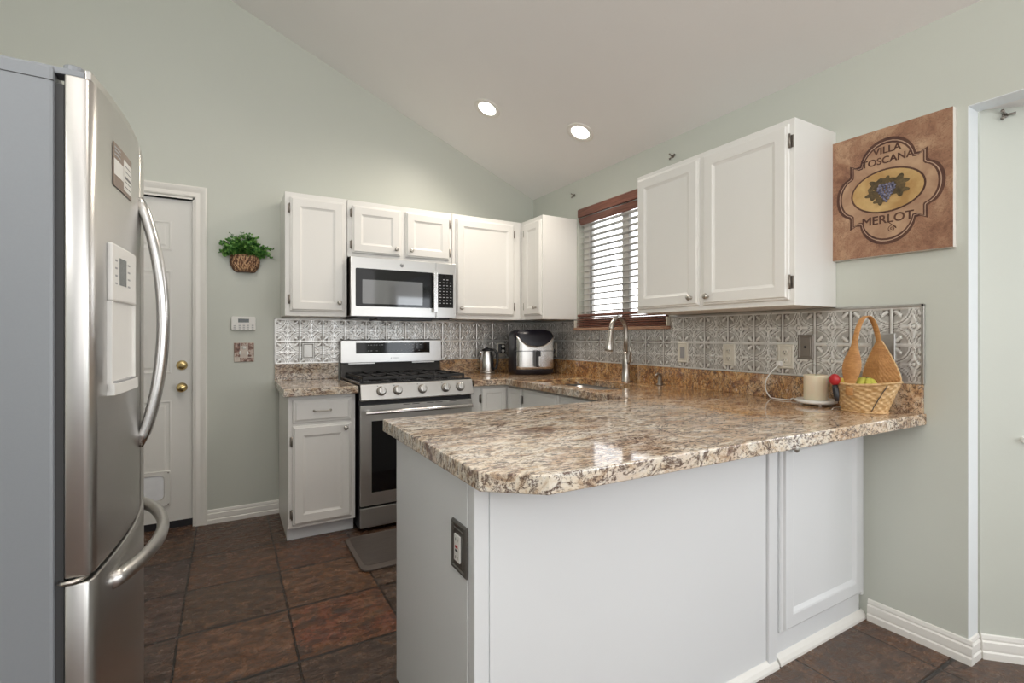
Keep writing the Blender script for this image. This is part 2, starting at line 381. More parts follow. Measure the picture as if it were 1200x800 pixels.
# bay nook
bx, by = .09, -3.034; q = math.sqrt(.5); L = .72
def bayp(t, off=0): return (bx+q*t+q*off, by-q*t+q*off)
def bayseg(mb, t0, t1, z0, z1):
    mb.prism([bayp(t0), bayp(t1), bayp(t1,.1), bayp(t0,.1)], z0, z1)
BW0, BW1, BZ0, BZ1 = .135, .66, .845, 2.0
mb = MB(); bayseg(mb, 0, BW0, 0, BAYT); bayseg(mb, BW0, BW1, 0, BZ0); bayseg(mb, BW0, BW1, BZ1, BAYT); bayseg(mb, BW1, L, 0, BAYT)
struct(mb.build('wall_bay', M_WALL), 'pale angled wall of the bay nook at the right edge', 'wall')
ex = bx+q*L
mb = B(ex, ex+.1, by-q*L-.12, by-q*L, 0, BAYT).box(ex, ex+.1, -5.4, by-q*L-.12, 0, .6).box(ex, ex+.1, -5.4, by-q*L-.12, 2.0, BAYT)
struct(mb.build('wall_bay', M_WALL), 'outer wall of the bay nook beyond the frame', 'wall')
struct(B(0.0905, ex+.1, -5.4, -3.024, BAYT, BAYT+.05).build('ceiling', M_CEIL), 'low flat ceiling of the bay nook', 'ceiling')
# bay window
wn = thing('window_2', 'bay nook window at the right edge of the frame', 'window', (*bayp(.4), BZ0), kind='structure')
mb = MB()
for t0, t1, z0, z1 in ((BW0,BW0+.05,BZ0,BZ1),(BW1-.05,BW1,BZ0,BZ1),(BW0+.05,BW1-.05,BZ0,BZ0+.05),(BW0+.05,BW1-.05,BZ1-.05,BZ1)):
    mb.prism([bayp(t0,.03), bayp(t1,.03), bayp(t1,.07), bayp(t0,.07)], z0, z1)
mb.build('window_frame', M_TRIM, wn, .003)
mb = MB().prism([bayp(BW0+.05,.045), bayp(BW1-.05,.045), bayp(BW1-.05,.05), bayp(BW0+.05,.05)], BZ0+.05, BZ1-.05); mb.build('glass', M_GLASS, wn)
MB().prism([bayp(BW0-.01,-.025), bayp(BW1+.01,-.025), bayp(BW1+.01,.03), bayp(BW0-.01,.03)], BZ0-.02, BZ0).build('window_sill', M_TRIM, wn, .004)
struct(B(.0005,.089,-3.0265,-3.024,.09,BAYT-.0005).box(.0005,.089,-5.4,-3.0265,BAYT-.003,BAYT).build('lit_reveal_liner', paint('bay_light_reveal', (.83,.86,.88), .5)), 'bay opening reveal with bay daylight put into its pale colour', 'trim')  # added liner boards, bay daylight on the jamb is put into their colour
# baseboards
def baseprof(h=.09, t=.016):
    return [(0,0),(t,0),(t,h*.28),(t*.72,h*.34),(t*.80,h*.42),(t*.8,h*.70),(t*.45,h*.76),(t*.55,h*.84),(t*.40,h*.97),(t*.2,h),(0,h)]
def baseboard(p0, p1, nrm, name, label, h=.09):
    p0 = Vector((*p0,0)); p1 = Vector((*p1,0)); n = Vector((*nrm,0)); pr = baseprof(h); m = len(pr)
    V = [p0+n*a+Vector((0,0,b)) for a,b in pr]+[p1+n*a+Vector((0,0,b)) for a,b in pr]
    F = [(i,(i+1)%m,m+(i+1)%m,m+i) for i in range(m)]+[tuple(range(m)), tuple(reversed(range(m,2*m)))]
    return struct(MB().add(V,F).build(name, M_TRIM), label, 'baseboard')
baseboard((-2.516,0), (-2.094,0), (0,-1), 'baseboard_back', 'chipped white baseboard between the door casing and the base cabinet')
baseboard((0,-2.695), (0,-3.040), (-1,0), 'baseboard_right', 'white baseboard from the peninsula to the bay opening')
baseboard((-.0,-3.024), (.085,-3.024), (0,-1), 'baseboard_bay', 'short white baseboard return at the bay opening')
baseboard((.09,-3.034), (bx+q*L,by-q*L), (-q,-q), 'baseboard_bay', 'white baseboard along the angled bay wall')

# ------------------------------------------------------------------ entry door
dr = thing('door_1', 'white six-panel entry door with brass knob and pet flap', 'door', (-3.0,0,0), kind='structure')
mb = MB()
XU, XV, NN = (1,0,0), (0,0,1), (0,-1,0)
slab = B(DX0+.004, DX1-.006, .03, .07, .045, DZ-.004).build('door_slab', M_DOOR, dr, .001)
cw = (DX1-DX0)
for xr, xl in ((-2.708,-2.975), (-3.045,-3.312)):
    for z1, z0 in ((1.955,1.766),(1.642,.984),(.817,.20)):
        MB().rings((xl,.03,z0), XU, XV, NN, xr-xl, z1-z0, [(0,-.001),(0,.003),(.010,.005),(.018,.001),(.030,.0005),(.040,.004),(.05,.004)]).build('door_panel', M_DOOR, slab)
c = MB()
def casing(mb, x0, x1, z0, z1, d0=.0, d1=.0): mb.box(x0,x1,-.006,0,z0,z1)
prof = [(0,0),(0,.010),(.008,.013),(.030,.010),(.048,.017),(.060,.020),(.070,.014),(.070,0)]
def casv(x, s):   # vertical casing strip, inner edge at x, widening in direction s
    P = [(x+s*a, -b) for a,b in prof]; return P
mb = MB()
HT = 2.115
for x, s in ((DX1+.006,1),(DX0-.006,-1)):
    P = casv(x,s); n = len(P)
    V = [(px,py,0) for px,py in P]+[(px,py,HT+abs(px-x)) for px,py in P]
    mb.add(V, [(i,(i+1)%n,n+(i+1)%n,n+i) for i in range(n)]+[tuple(range(n)),tuple(range(n,2*n))])
n = len(prof)
V = [(DX0-.006-a,-b,HT+a) for a,b in prof]+[(DX1+.006+a,-b,HT+a) for a,b in prof]
mb.add(V, [(i,(i+1)%n,n+(i+1)%n,n+i) for i in range(n)]+[tuple(range(n)),tuple(range(n,2*n))])
mb.build('door_casing', M_TRIM, dr)
B(DX1-.004,DX1+.01,-.002,.11,0,DZ+.012).box(DX0-.01,DX0+.004,-.002,.11,0,DZ+.012).box(DX0-.01,DX1+.01,-.002,.11,DZ,DZ+.014).build('door_jamb', M_TRIM, dr)
B(DX0,DX1,.033,.118,.0005,.052).build('threshold', M_BLK, dr)
k = MB().lathe([(.028,0),(.030,.004),(.012,.010),(.010,.028),(.024,.038),(.028,.050),(.024,.060),(.010,.066)], (-2.655,.03,.895), (0,-1,0), 20).build('door_knob', M_BRASS, dr)
k = MB().lathe([(.030,0),(.031,.006),(.024,.012),(.020,.016),(.008,.017)], (-2.655,.03,1.037), (0,-1,0), 20).box(-2.672,-2.638,.006,.016,1.032,1.042).build('deadbolt', M_BRASS, dr)
B(DX1-.006,DX1+.001,.026,.072,.86,.93).build('strike_plate', M_BRASS, dr)
pf = MB().add(*place(fill2d([rrect(-3.02,-2.715,.150,.372,.012), rrect(-2.985,-2.748,.188,.345,.03)[::-1]],0,.014,.003),(0,.03,0),XU,XV,NN)).build('pet_door_frame', M_DOOR, dr)
MB().add(*place(fill2d([rrect(-2.985,-2.752,.190,.343,.028)],0,.003),(0,.026,0),XU,XV,NN)).build('pet_flap', M_FLAP, pf)
mb = MB()
for px,pz in ((-2.727,.162),(-2.727,.360)): mb.lathe([(.004,0),(.003,.003)],(px,.016,pz),NN,8)
mb.build('screw', M_DNICK, pf)

# ------------------------------------------------------------------ kitchen window, blind
wn = thing('window_1', 'kitchen sliding window above the sink with white frame', 'window', (.09,-1.12,WZ0), kind='structure')
FX0, FX1 = .055, .10
mb = MB()
for y0,y1,z0,z1 in ((WY0,WY0-.075,WZ0,WZ1),(WY1,WY1+.075,WZ0,WZ1),(WY0,WY1,WZ0,WZ0+.06),(WY0,WY1,WZ1-.06,WZ1)): mb.box(FX0,FX1,y0,y1,z0,z1)
mb.build('window_frame', M_TRIM, wn, .003)
B(.065,.098,-1.155,-1.088,WZ0+.06,WZ1-.06).build('meeting_stile', M_TRIM, wn, .003)
B(.078,.081,WY1+.07,WY0-.07,WZ0+.055,WZ1-.055).build('glass', M_GLASS, wn)
B(-.032,.0,-.635,-1.60,1.268,1.288).box(0,.055,WY0-.001,WY1+.001,1.268,1.2905).build('window_sill', M_SILL, wn, .003)
B(-.030,0,-.642,-.652,1.288,1.345).box(-.030,0,-1.585,-1.597,1.288,1.345).build('sill_end_trim', M_CREAM, wn, .002)
bl = thing('window_blind', 'brown blind with slats coloured glare-white and red-brown valance in the sink window', 'blind', (0,-1.12,2.2))
BY0, BY1 = -.690, -1.575
MB().extr([(-.022,BY0,2.213),(-.030,BY0,2.205),(-.030,BY0,2.150),(-.018,BY0,2.146),(-.014,BY0,2.213)], (0,BY1-BY0,0)).build('valance', M_MAHO, bl)
MB().extr([(-.018,BY0-.004,2.140),(-.026,BY0-.004,2.135),(-.002,BY0-.004,2.090),(.008,BY0-.004,2.094)], (0,BY1-BY0,0)).build('lower_valance', M_MAHO, bl)
B(-.012,.045,BY0,BY1,2.150,2.205).build('headrail', M_TRIM, bl)
for i in range(16):
    z = 2.110 - .0447*(i+.6)
    MB().grid(lambda a,b: (-.002+.050*a, BY0-.002+(BY1-BY0+.004)*b, z+.004*math.sin(PI*a)-.002*(a-.5)), 6, 2).build('slat', M_SLATB, bl).modifiers.new('thick','SOLIDIFY').thickness = .0028
mb = B(-.026,.030,BY0+.01,BY1-.005,1.373,1.392); mb.build('bottom_rail', M_MAHO, bl, .004)
mb = MB()
for i in range(6): mb.box(-.027+.002*(i%2),.028,BY0+.015,BY1-.005,1.2915+.0135*i,1.300+.0135*i)
mb.build('stacked_slats', M_MAHO, bl, .0015)
mb = MB()
for y in (-.80,-1.12,-1.45): mb.box(.046,.0475,y-.002,y+.002,1.37,2.15).box(-.0015,-.0005,y-.0015,y+.0015,1.37,2.15)
mb.build('ladder_cord', M_SLATB, bl)
# things outside: pale ground seen low through the glass
struct(B(.3, 60, -40, 60, -.6, -.5).build('ground_outside', plain('pale_ground', (.50,.53,.50), .9)), 'pale ground outside the kitchen window', 'ground')

# ------------------------------------------------------------------ backsplash of pressed tin
def relief(u, v):
    e = min(u, 1-u, v, 1-v)
    if e < .050: return .08 if e > .030 else .80
    h = .30; cr = min(math.hypot(u-a, v-b) for a in (0,1) for b in (0,1))
    if abs(cr-.478) < .016 or abs(cr-.418) < .016: return .92
    if abs(cr-.448) < .015: return .05
    if cr < .40:            # leaf fan in each corner
        cu_ = u if u < .5 else 1-u; cv_ = v if v < .5 else 1-v
        ang = math.atan2(cv_, cu_); p = math.cos(6*(ang-PI/4)); rr = .20+.13*max(0, p)
        if cr < .09: return .75
        if cr < .115: return .08
        if cr < rr: return .30+.62*max(0, p)**.6 if p > .1 else .12
        if cr < rr+.025: return .10
        return .40
    r = math.hypot(u-.5, v-.5); ang = math.atan2(v-.5, u-.5); p = math.cos(4*ang)   # four-petalled flower in the star
    rr = .13+.20*max(0, p)**2
    if r < .045: return .95
    if r < .065: return .08
    if r < rr: return .45+.5*abs(math.cos(8*ang))**.5
    if r < rr+.025: return .06
    return .48
def tinpanel(mb, fn, a0, a1, z0, z1, ts, n=34):
    # fn(a, z, h) -> point; a runs along the wall from the given edge
    na = max(2, int(round((a1-a0)/ts*n))); nz = max(2, int(round((z1-z0)/ts*n))); base = len(mb.v)
    for j in range(nz+1):
        for i in range(na+1):
            a = a0+(a1-a0)*i/na; z = z0+(z1-z0)*j/nz
            uu = (a/ts) % 1.0; vv = ((z-1.031)/ts) % 1.0; h = relief(uu, vv)
            mb.v.append(fn(a, z, 0.0025+.0036*h)); mb.rel.append(h)
    for j in range(nz):
        for i in range(na): k = base+j*(na+1)+i; mb.f.append([k,k+1,k+na+2,k+na+1]); mb.sm.append(True)
TSZ = .1545
sp = thing('backsplash', 'pressed tin tile backsplash running round both kitchen walls', 'backsplash', (0,0,1.03))
mb = MB(); mb.rel = []
tinpanel(mb, lambda a,z,h: (-2.116+a, -h, z), 0, 2.116, 1.031, 1.340, TSZ)
mb.build('tin_panel', M_TIN, sp, fixn=False)
mb = MB(); mb.rel = []
tinpanel(mb, lambda a,z,h: (-h, -a, z), 0, .64, 1.031, 1.340, TSZ)
tinpanel(mb, lambda a,z,h: (-h, -a, z), .64, 1.60, 1.031, 1.268, TSZ)
tinpanel(mb, lambda a,z,h: (-h, -a, z), 1.60, 2.888, 1.031, 1.340, TSZ)
mb.build('tin_panel', M_TIN, sp, fixn=False)
B(-2.124,-2.112,-.009,0,1.03,1.351).box(-2.124,0,-.009,0,1.340,1.351).box(-.009,0,-.64,0,1.340,1.351).build('edge_trim', M_TINF, sp, .002)
B(-.009,0,-1.60,-2.895,1.340,1.352).box(-.009,0,-2.883,-2.895,1.03,1.352).build('edge_trim', M_TINF, sp, .002)

# ------------------------------------------------------------------ granite worktops
def slabobj(polys, z0, z1, name, parent, bev=.004):
    V, F = fill2d(polys, z0, z1, bev); return MB().add(V, F).build(name, M_GRAN, parent)
ct = thing('countertop', 'long polished granite worktop wrapping the sink and peninsula', 'countertop', (-.3,-1.3,.871))
outl = [(-.912,-.002),(-.912,-.6635),(-.80,-.6635),(-.6635,-.80),(-.6635,-1.9517),(-1.875,-1.9517),(-1.905,-1.985),(-1.907,-2.767),(-1.786,-2.868),(-.002,-2.899),(-.002,-.002)]
outl = [(-.912,-.002),(-.912,-.6635),(-.6635,-.6635),(-.6635,-1.9517),(-1.902,-1.9517),(-1.907,-2.767),(-1.786,-2.868),(-.002,-2.899),(-.002,-.002)]
hole = rrect(-.555,-.145,-1.60,-.87,.05)
slabobj([outl, hole], .871, .9157, 'worktop', ct)
B(-.912,-.022,-.022,-.002,.9157,1.030).build('granite_upstand', M_GRAN, ct, .002)
B(-.022,-.002,-2.892,-.002,.9157,1.030).build('granite_upstand', M_GRAN, ct, .002)
c2 = thing('countertop', 'short granite worktop left of the range', 'countertop', (-1.9,-.3,.871))
slabobj([[(-2.121,-.002),(-2.121,-.6635),(-1.702,-.6635),(-1.702,-.002)]], .871, .9157, 'worktop', c2)
B(-2.121,-1.702,-.022,-.002,.9157,1.030).build('granite_upstand', M_GRAN, c2, .002)

# ------------------------------------------------------------------ cabinetry
DOORP = [(.0015,0),(0,.002),(0,.009),(.004,.012),(.010,.013),(.012,.019),(.058,.019),(.062,.016),(.072,.0115),(.074,.0115)]
DRAWP = [(.0015,0),(0,.002),(0,.009),(.004,.012),(.012,.013),(.022,.019),(.024,.019)]
def axes(face, pos, a, z):      # face 'A' looks to -y (a along +x), 'B' looks to -x (a along -y)
    return ((a,pos,z),(1,0,0),(0,0,1),(0,-1,0)) if face == 'A' else ((pos,a,z),(0,-1,0),(0,0,1),(-1,0,0))
def cdoor(parent, face, pos, a0, a1, z0, z1, knob=None, hinges=None, prof=None, name='door', mat=None, hz=None):
    o,u,v,n = axes(face, pos, a0, z0); w_ = abs(a1-a0)
    d = MB().rings(o,u,v,n,w_,z1-z0,prof or DOORP).build(name, mat or M_CAB, parent, .0012, 1)
    if knob:
        p = Vector(o)+Vector(u)*knob[0]+Vector(v)*knob[1]+Vector(n)*.0185
        MB().lathe([(.009,0),(.009,.002),(.006,.004),(.006,.012),(.012,.017),(.0145,.022),(.013,.027),(.006,.030)], p, n, 18).build('knob', M_NICK, d)
    if hinges:
        side = 0 if hinges == 'L' else w_
        for zz in (hz or (z0+.075, z1-.075)):
            h = MB(); s_ = -1 if hinges == 'L' else 1
            p = Vector(o)+Vector(u)*(side+s_*.004)+Vector((0,0,zz-z0))
            h.lathe([(.0042,-.030),(.0042,.030)], p+Vector(n)*.012, (0,0,1), 10)
            a = p+Vector(u)*(s_*.010); b_ = p
            lo = [min(a[i],b_[i],(a+Vector(n)*.003)[i]) for i in range(3)]; hi = [max(a[i],b_[i],(a+Vector(n)*.003)[i]) for i in range(3)]
            h.box(lo[0],hi[0],lo[1],hi[1],p.z-.026,p.z+.026); h.build('hinge', M_DNICK, d)
    return d
CT, CB = 2.1476, 1.3539
FD = -.3257
def upper(name, label, x0, x1, z0=CB, y0=0.0, y1=FD, z1=CT):
    t = thing(name, label, 'cabinet', ((x0+x1)/2,(y0+y1)/2,z0), group='white upper cabinets')
    lo, hi = sorted((y0,y1))
    B(x0+.001,x1-.001,lo+.001,hi-.001,z0,z1).build('body', M_CAB, t, .0015, 1)
    return t
t = upper('wall_cabinet','white upper cabinet with one tall door left of the microwave',-2.0856,-1.702)
cdoor(t,'A',FD,-2.056,-1.722,1.385,2.118,(.300,.060),'L')
t = upper('wall_cabinet','short two-door white upper cabinet above the microwave',-1.700,-.936,1.762)
cdoor(t,'A',FD,-1.670,-1.334,1.790,2.114,(.300,.045),'L',hz=(1.845,2.06)); cdoor(t,'A',FD,-1.297,-.961,1.790,2.114,(.036,.045),'R',hz=(1.845,2.06))
t = upper('wall_cabinet','white upper cabinet with one tall door right of the microwave',-.934,-.328)
cdoor(t,'A',FD,-.907,-.400,1.385,2.118,(.036,.050),'R')
t = thing('wall_cabinet','narrow white upper cabinet in the corner beside the window','cabinet',(-.16,-.32,CB),group='white upper cabinets')
B(-.3257,-.002,-.644,-.002,CB,CT).build('body', M_CAB, t, .0015, 1)
cdoor(t,'B',FD,-.385,-.632,1.385,2.118,(.190,.060),None)
for zz in (1.46,2.045): MB().box(-.335,-.3257,-.384,-.374,zz-.026,zz+.026).lathe([(.004,-.028),(.004,.028)],(-.334,-.380,zz),(0,0,1),8).build('hinge', M_DNICK, t)
t = thing('wall_cabinet','wide two-door white upper cabinet right of the window','cabinet',(-.16,-2.1,CB),group='white upper cabinets')
B(-.3257,-.002,-2.5658,-1.6428,CB,CT).build('body', M_CAB, t, .0015, 1)
cdoor(t,'B',FD,-1.655,-2.085,1.378,2.125,(.388,.042),None)
cdoor(t,'B',FD,-2.108,-2.545,1.378,2.125,(.036,.042),'R')

# base cabinet left of the range
t = thing('base_cabinet','white base cabinet with one drawer and door left of the range','cabinet',(-1.9,-.3,0))
MB().extr([(-2.093,-.002,0),(-2.093,-.541,0),(-2.093,-.541,.085),(-2.093,-.602,.085),(-2.093,-.602,.8705),(-2.093,-.002,.8705)],(.385,0,0)).build('body', M_CAB, t, .0012, 1)
B(-2.093,-1.708,-.545,-.541,0,.085).build('toe_kick', M_PEN, t)
d = cdoor(t,'A',-.602,-2.070,-1.734,.706,.848,None,None,DRAWP,'drawer')
hp = bez((-1.952,-.632,.776),(-1.935,-.652,.776),(-1.875,-.652,.776),(-1.858,-.632,.776),12)
MB().tube([(-1.952,-.62,.776)]+hp+[(-1.858,-.62,.776)],.0042,8).ball((-1.952,-.624,.776),.008,10).ball((-1.858,-.624,.776),.008,10).build('handle', M_NICK, d)
cdoor(t,'A',-.602,-2.070,-1.734,.105,.690,(.300,.555),'L',hz=(.17,.60))
# corner base + sink base run
FB = -.612
t = thing('corner_base_cabinet','white corner base cabinet with folding doors right of the range','cabinet',(-.6,-.4,0))
MB().prism([(-.912,-.002),(-.912,FB),(FB,FB),(FB,-.84),(-.002,-.84),(-.002,-.002)],.10,.8705).build('body', M_CAB, t, .001, 1)
MB().prism([(-.912,-.002),(-.912,-.55),(-.55,-.55),(-.55,-.84),(-.002,-.84),(-.002,-.002)],0,.10).build('toe_kick', M_PEN, t)
NARP = [(.0015,0),(0,.002),(0,.009),(.003,.013),(.006,.018),(.036,.018),(.042,.013),(.044,.013)]
cdoor(t,'A',FB,-.835,-.635,.12,.852,None,'L',NARP); cdoor(t,'B',FB,-.635,-.815,.12,.852,None,'R',NARP)
t = thing('sink_base_cabinet','white sink base cabinet with false drawer fronts under the window','cabinet',(-.4,-1.2,0))
MB().box(FB,-.56,-2.03,-.842,.10,.8705).box(-.56,-.002,-.842,-.86,.10,.8705).box(-.56,-.002,-1.62,-1.64,.10,.8705).box(-.56,-.002,-.86,-1.62,.10,.12).box(-.55,-.002,-.842,-2.03,0,.10).build('body', M_CAB, t)
for a0 in (-.857,-1.292,-1.70):
    a1 = a0-(.40 if a0 > -1.5 else .26)
    cdoor(t,'B',FB,a0,a1,.715,.855,None,None,DRAWP,'drawer_front'); cdoor(t,'B',FB,a0,a1,.12,.700,(.35 if a0>-1 else .03,.53),None)

# peninsula
t = thing('peninsula_cabinet','white panelled peninsula base with a single door at the wall end','cabinet',(-.9,-2.35,0))
PX0, PY0, PY1 = -1.872, -2.035, -2.667
B(PX0,-.002,PY1+.012,PY0,.0,.8705).build('body', M_PEN, t)
B(PX0-.002,PX0+.040,PY1-.006,PY1+.03,0,.8705).build('corner_post', M_PEN, t, .003)
B(PX0+.042,-.690,PY1-.004,PY1+.012,0,.8705).build('back_panel', M_PEN, t, .002)
B(-.688,-.640,PY1-.014,PY1+.012,0,.8705).build('stile', M_PEN, t, .003)
B(-.628,-.020,PY1,PY1+.012,0,.8705).build('face_frame', M_PEN, t)
B(-.020,-.002,PY1-.01,PY1+.012,0.10,.8705).build('filler_strip', M_PEN, t, .002)
DP = [(.0015,0),(0,.002),(0,.008),(.006,.012),(.012,.013),(.016,.022),(.060,.022),(.066,.020),(.078,.011),(.080,.011)]
cdoor(t,'A',PY1,-.612,-.026,.112,.862,(.052,.690),None,DP,mat=M_PEN)
P = [(0,0),(.022,0),(.021,.010),(.014,.022),(.004,.032),(0,.034)]
def shoe(x0, x1, y, name):
    m = len(P); V = [(x0,y-a,b) for a,b in P]+[(x1,y-a,b) for a,b in P]
    MB().add(V,[(i,(i+1)%m,m+(i+1)%m,m+i) for i in range(m)]+[tuple(range(m)),tuple(range(m,2*m))]).build(name, M_TRIM, t)
shoe(PX0+.04,-.642,PY1-.004,'shoe_moulding'); shoe(-.628,-.002,PY1,'shoe_moulding')
B(PX0-.004,PX0,PY1+.03,PY0,0,.8705).build('end_panel', M_PEN, t, .002)

# ------------------------------------------------------------------ sink, faucet, soap pump
t = thing('kitchen_sink','undermount double-bowl stainless sink in the granite worktop','sink',(-.35,-1.24,.70))
def bowl(y0,y1):
    x0,x1 = -.562,-.138; mb = MB()
    prof_ = [(0,.8708),(.004,.8690),(.010,.72),(.030,.702),(.15,.698)]
    for i in range(len(prof_)-1):
        (a,za),(b,zb) = prof_[i],prof_[i+1]
        A_ = rrect(x0+a,x1-a,y0+a,y1-a,.05-min(a,.04)+.01); B_ = rrect(x0+b,x1-b,y0+b,y1-b,max(.012,.06-b*.3))
        n = len(A_); mb.add([(p[0],p[1],za) for p in A_]+[(p[0],p[1],zb) for p in B_],[(k,(k+1)%n,n+(k+1)%n,n+k) for k in range(n)],True)
    Pn = rrect(x0+.15,x1-.15,y0+.15,y1-.15,.02); mb.add([(p[0],p[1],.698) for p in Pn],[tuple(range(len(Pn)))])
    return mb
for y0,y1 in ((-1.248,-.862),(-1.608,-1.262)):
    o = bowl(y0,y1).build('bowl', M_SS, t); md = o.modifiers.new('thick','SOLIDIFY'); md.thickness = -.0015
    MB().lathe([(.04,.0),(.042,.004),(.03,.005)],(-.35,(y0+y1)/2,.6985),(0,0,1),20).build('drain', M_NICK, o)
B(-.562,-.138,-1.262,-1.248,.84,.8705).build('divider', M_SS, t, .003)
fx, fy = -.072, -1.275; TZ = .9157
t = thing('kitchen_faucet','brushed nickel pull-down gooseneck faucet standing behind the sink','faucet',(fx,fy,TZ))
MB().lathe([(.030,0),(.030,.006),(.026,.012),(.0255,.10),(.028,.135),(.024,.16),(.017,.175),(.0155,.20)],(fx,fy,TZ),(0,0,1),20).build('body', M_NICK, t)
D = Vector((-.80,-.25,0)).normalized(); R0 = .095
pts = [Vector((fx,fy,TZ+.19)), Vector((fx,fy,TZ+.30))]
for i in range(1,15):
    a = PI*i/14*.97; pts.append(Vector((fx,fy,TZ+.335))+D*(R0-R0*math.cos(a))+Vector((0,0,R0*math.sin(a))))
MB().tube(pts,.0155,14).build('neck', M_NICK, t)
e = pts[-1]; dn = (pts[-1]-pts[-2]).normalized()
MB().lathe([(.0165,-.002),(.0175,.01),(.0175,.04),(.022,.07),(.027,.128),(.025,.135)],e,dn,16).build('spray_head', M_NICK, t)
MB().tube([Vector((fx,fy-.02,TZ+.125)),Vector((fx-.012,fy-.05,TZ+.145)),Vector((fx-.03,fy-.075,TZ+.20)),Vector((fx-.035,fy-.08,TZ+.235))],[.012,.010,.006,.005],10).build('lever', M_NICK, t)
t = thing('soap_dispenser','small dark nickel soap pump beside the faucet','soap dispenser',(-.055,-1.56,TZ))
MB().lathe([(.022,0),(.022,.006),(.014,.012),(.012,.045),(.008,.05),(.008,.07)],(-.055,-1.56,TZ),(0,0,1),16).build('base', M_DNICK, t)
MB().tube([(-.055,-1.56,TZ+.068),(-.075,-1.562,TZ+.073),(-.105,-1.565,TZ+.062)],[.009,.007,.005],10).build('spout', M_DNICK, t)

# ------------------------------------------------------------------ range
RX0, RX1 = -1.692, -.930
t = thing('gas_range','stainless steel gas range with black oven window','range',(-1.31,-.33,0))
B(RX0,RX1,-.635,-.03,.02,.912).build('body', M_BLK, t)
ck = B(RX0,RX1,-.655,-.045,.912,.934).build('cooktop', M_ENAMEL, t, .004)
V = [(-.655,.926),(-.668,.922),(-.695,.830),(-.690,.822),(-.640,.822),(-.640,.926)]
cp = MB().extr([(RX0,y,z) for y,z in V],(RX1-RX0,0,0)).build('control_panel', M_SS, t, .002)
nrm = Vector((0,-1,.28)).normalized()
for kx in (-1.565,-1.461,-1.296,-1.133,-1.027):
    c0 = Vector((kx,-.683,.878))
    kb = MB().lathe([(.029,0),(.030,.004),(.026,.008)],c0,nrm,24).build('knob_ring', M_DNICK, cp)
    m2 = MB().lathe([(.024,.004),(.0235,.026),(.020,.030)],c0,nrm,24)
    uu = nrm.cross(Vector((1,0,0))).normalized(); a = c0+nrm*.028
    m2.add([a+Vector((sx*.005,0,0))+uu*sy*.022+nrm*h for h in (0,.014) for sx,sy in ((-1,-1),(1,-1),(1,1),(-1,1))],[(0,3,2,1),(4,5,6,7),(0,1,5,4),(1,2,6,5),(2,3,7,6),(3,0,4,7)])
    m2.build('knob', M_SS, kb, .001)
for kx in (-1.59,-1.485,-1.33,-1.16,-1.05): B(kx,kx+.006,-.676,-.6745,.9085,.9125).build('dial_mark', M_MARK, cp)
od = MB().rings((RX0+.002,-.640,.165),XU,XV,NN,RX1-RX0-.004,.625,[(0,0),(0,.022),(.003,.026),(.055,.026),(.057,.022),(.06,.022)])
od = B(RX0+.002,RX1-.002,-.640,-.668,.165,.790).build('oven_door', M_SS, t, .003)
B(RX0+.070,RX1-.070,-.668,-.6715,.246,.692).build('oven_window', M_BLACKG, od, .001)
hb = MB().tube([(RX0+.022,-.722,.752),(RX1-.022,-.722,.752)],.0135,14,.75)
for xx in (RX0+.05,RX1-.05): hb.box(xx-.011,xx+.011,-.72,-.666,.744,.760)
hb.build('handle', M_SSV, od, .001)
for a,b in ((-1.42,-1.37),(-1.36,-1.31),(-1.26,-1.21),(-1.20,-1.15),(-1.10,-1.05)): B(a,b,-.6689,-.667,.7815,.7855).build('vent_slot', M_BLK, od)
B(RX0+.002,RX1-.002,-.640,-.664,.028,.152).build('storage_drawer', M_SS, t, .004)
for xx in (RX0+.05,RX1-.05):
    for yy in (-.60,-.08): MB().lathe([(.018,0),(.018,.022)],(xx,yy,0),(0,0,1),12).build('foot', M_BLK, t)
# grates and burners
for gi in range(3):
    x0 = RX0+.03+gi*.236; x1 = x0+.230; g = MB(); zt = .962
    for yy in (-.60,-.345,-.09): g.box(x0,x1,yy-.006,yy+.006,zt-.014,zt)
    for xx in (x0+.006,x1-.006): g.box(xx-.006,xx+.006,-.60,-.09,zt-.014,zt)
    xm = (x0+x1)/2; g.box(xm-.005,xm+.005,-.60,-.09,zt-.012,zt)
    for yc in (-.47,-.22):
        for k in range(4):
            a = PI/4+k*PI/2; g.tube([(xm+math.cos(a)*.03,yc+math.sin(a)*.03,zt-.006),(xm+math.cos(a)*.125,yc+math.sin(a)*.115,zt-.006)],.005,6)
    for xx in (x0+.006,x1-.006):
        for yy in (-.595,-.345,-.095): g.box(xx-.006,xx+.006,yy-.006,yy+.006,.934,zt-.01)
    g.build('grate', M_IRON, ck)
for bx_,by_ in ((-1.55,-.47),(-1.55,-.22),(-1.31,-.345),(-1.07,-.47),(-1.07,-.22)):
    MB().lathe([(.045,0),(.045,.008),(.034,.010),(.034,.016),(.030,.018)],(bx_,by_,.934),(0,0,1),20).build('burner', M_IRON, ck)
MB().add([(RX0,-.045,.93),(RX1,-.045,.93),(RX1,-.085,.93),(RX0,-.085,.93),(RX0,-.03,1.035),(RX1,-.03,1.035),(RX1,-.05,1.035),(RX0,-.05,1.035)],
   [(0,1,2,3),(4,7,6,5),(0,4,5,1),(1,5,6,2),(2,6,7,3),(3,7,4,0)]).build('rear_vent', M_ENAMEL, t)
bg = MB().extr([(RX0,-.03,1.028),(RX0,-.068,1.028),(RX0,-.064,1.192),(RX0,-.055,1.198),(RX0,-.03,1.198)],(RX1-RX0+.012,0,0)).build('backguard', M_SS, t, .002)
B(-1.585,-1.017,-.066,-.0705,1.095,1.175).build('display', M_BLACKG, bg, .001)
mk = MB()
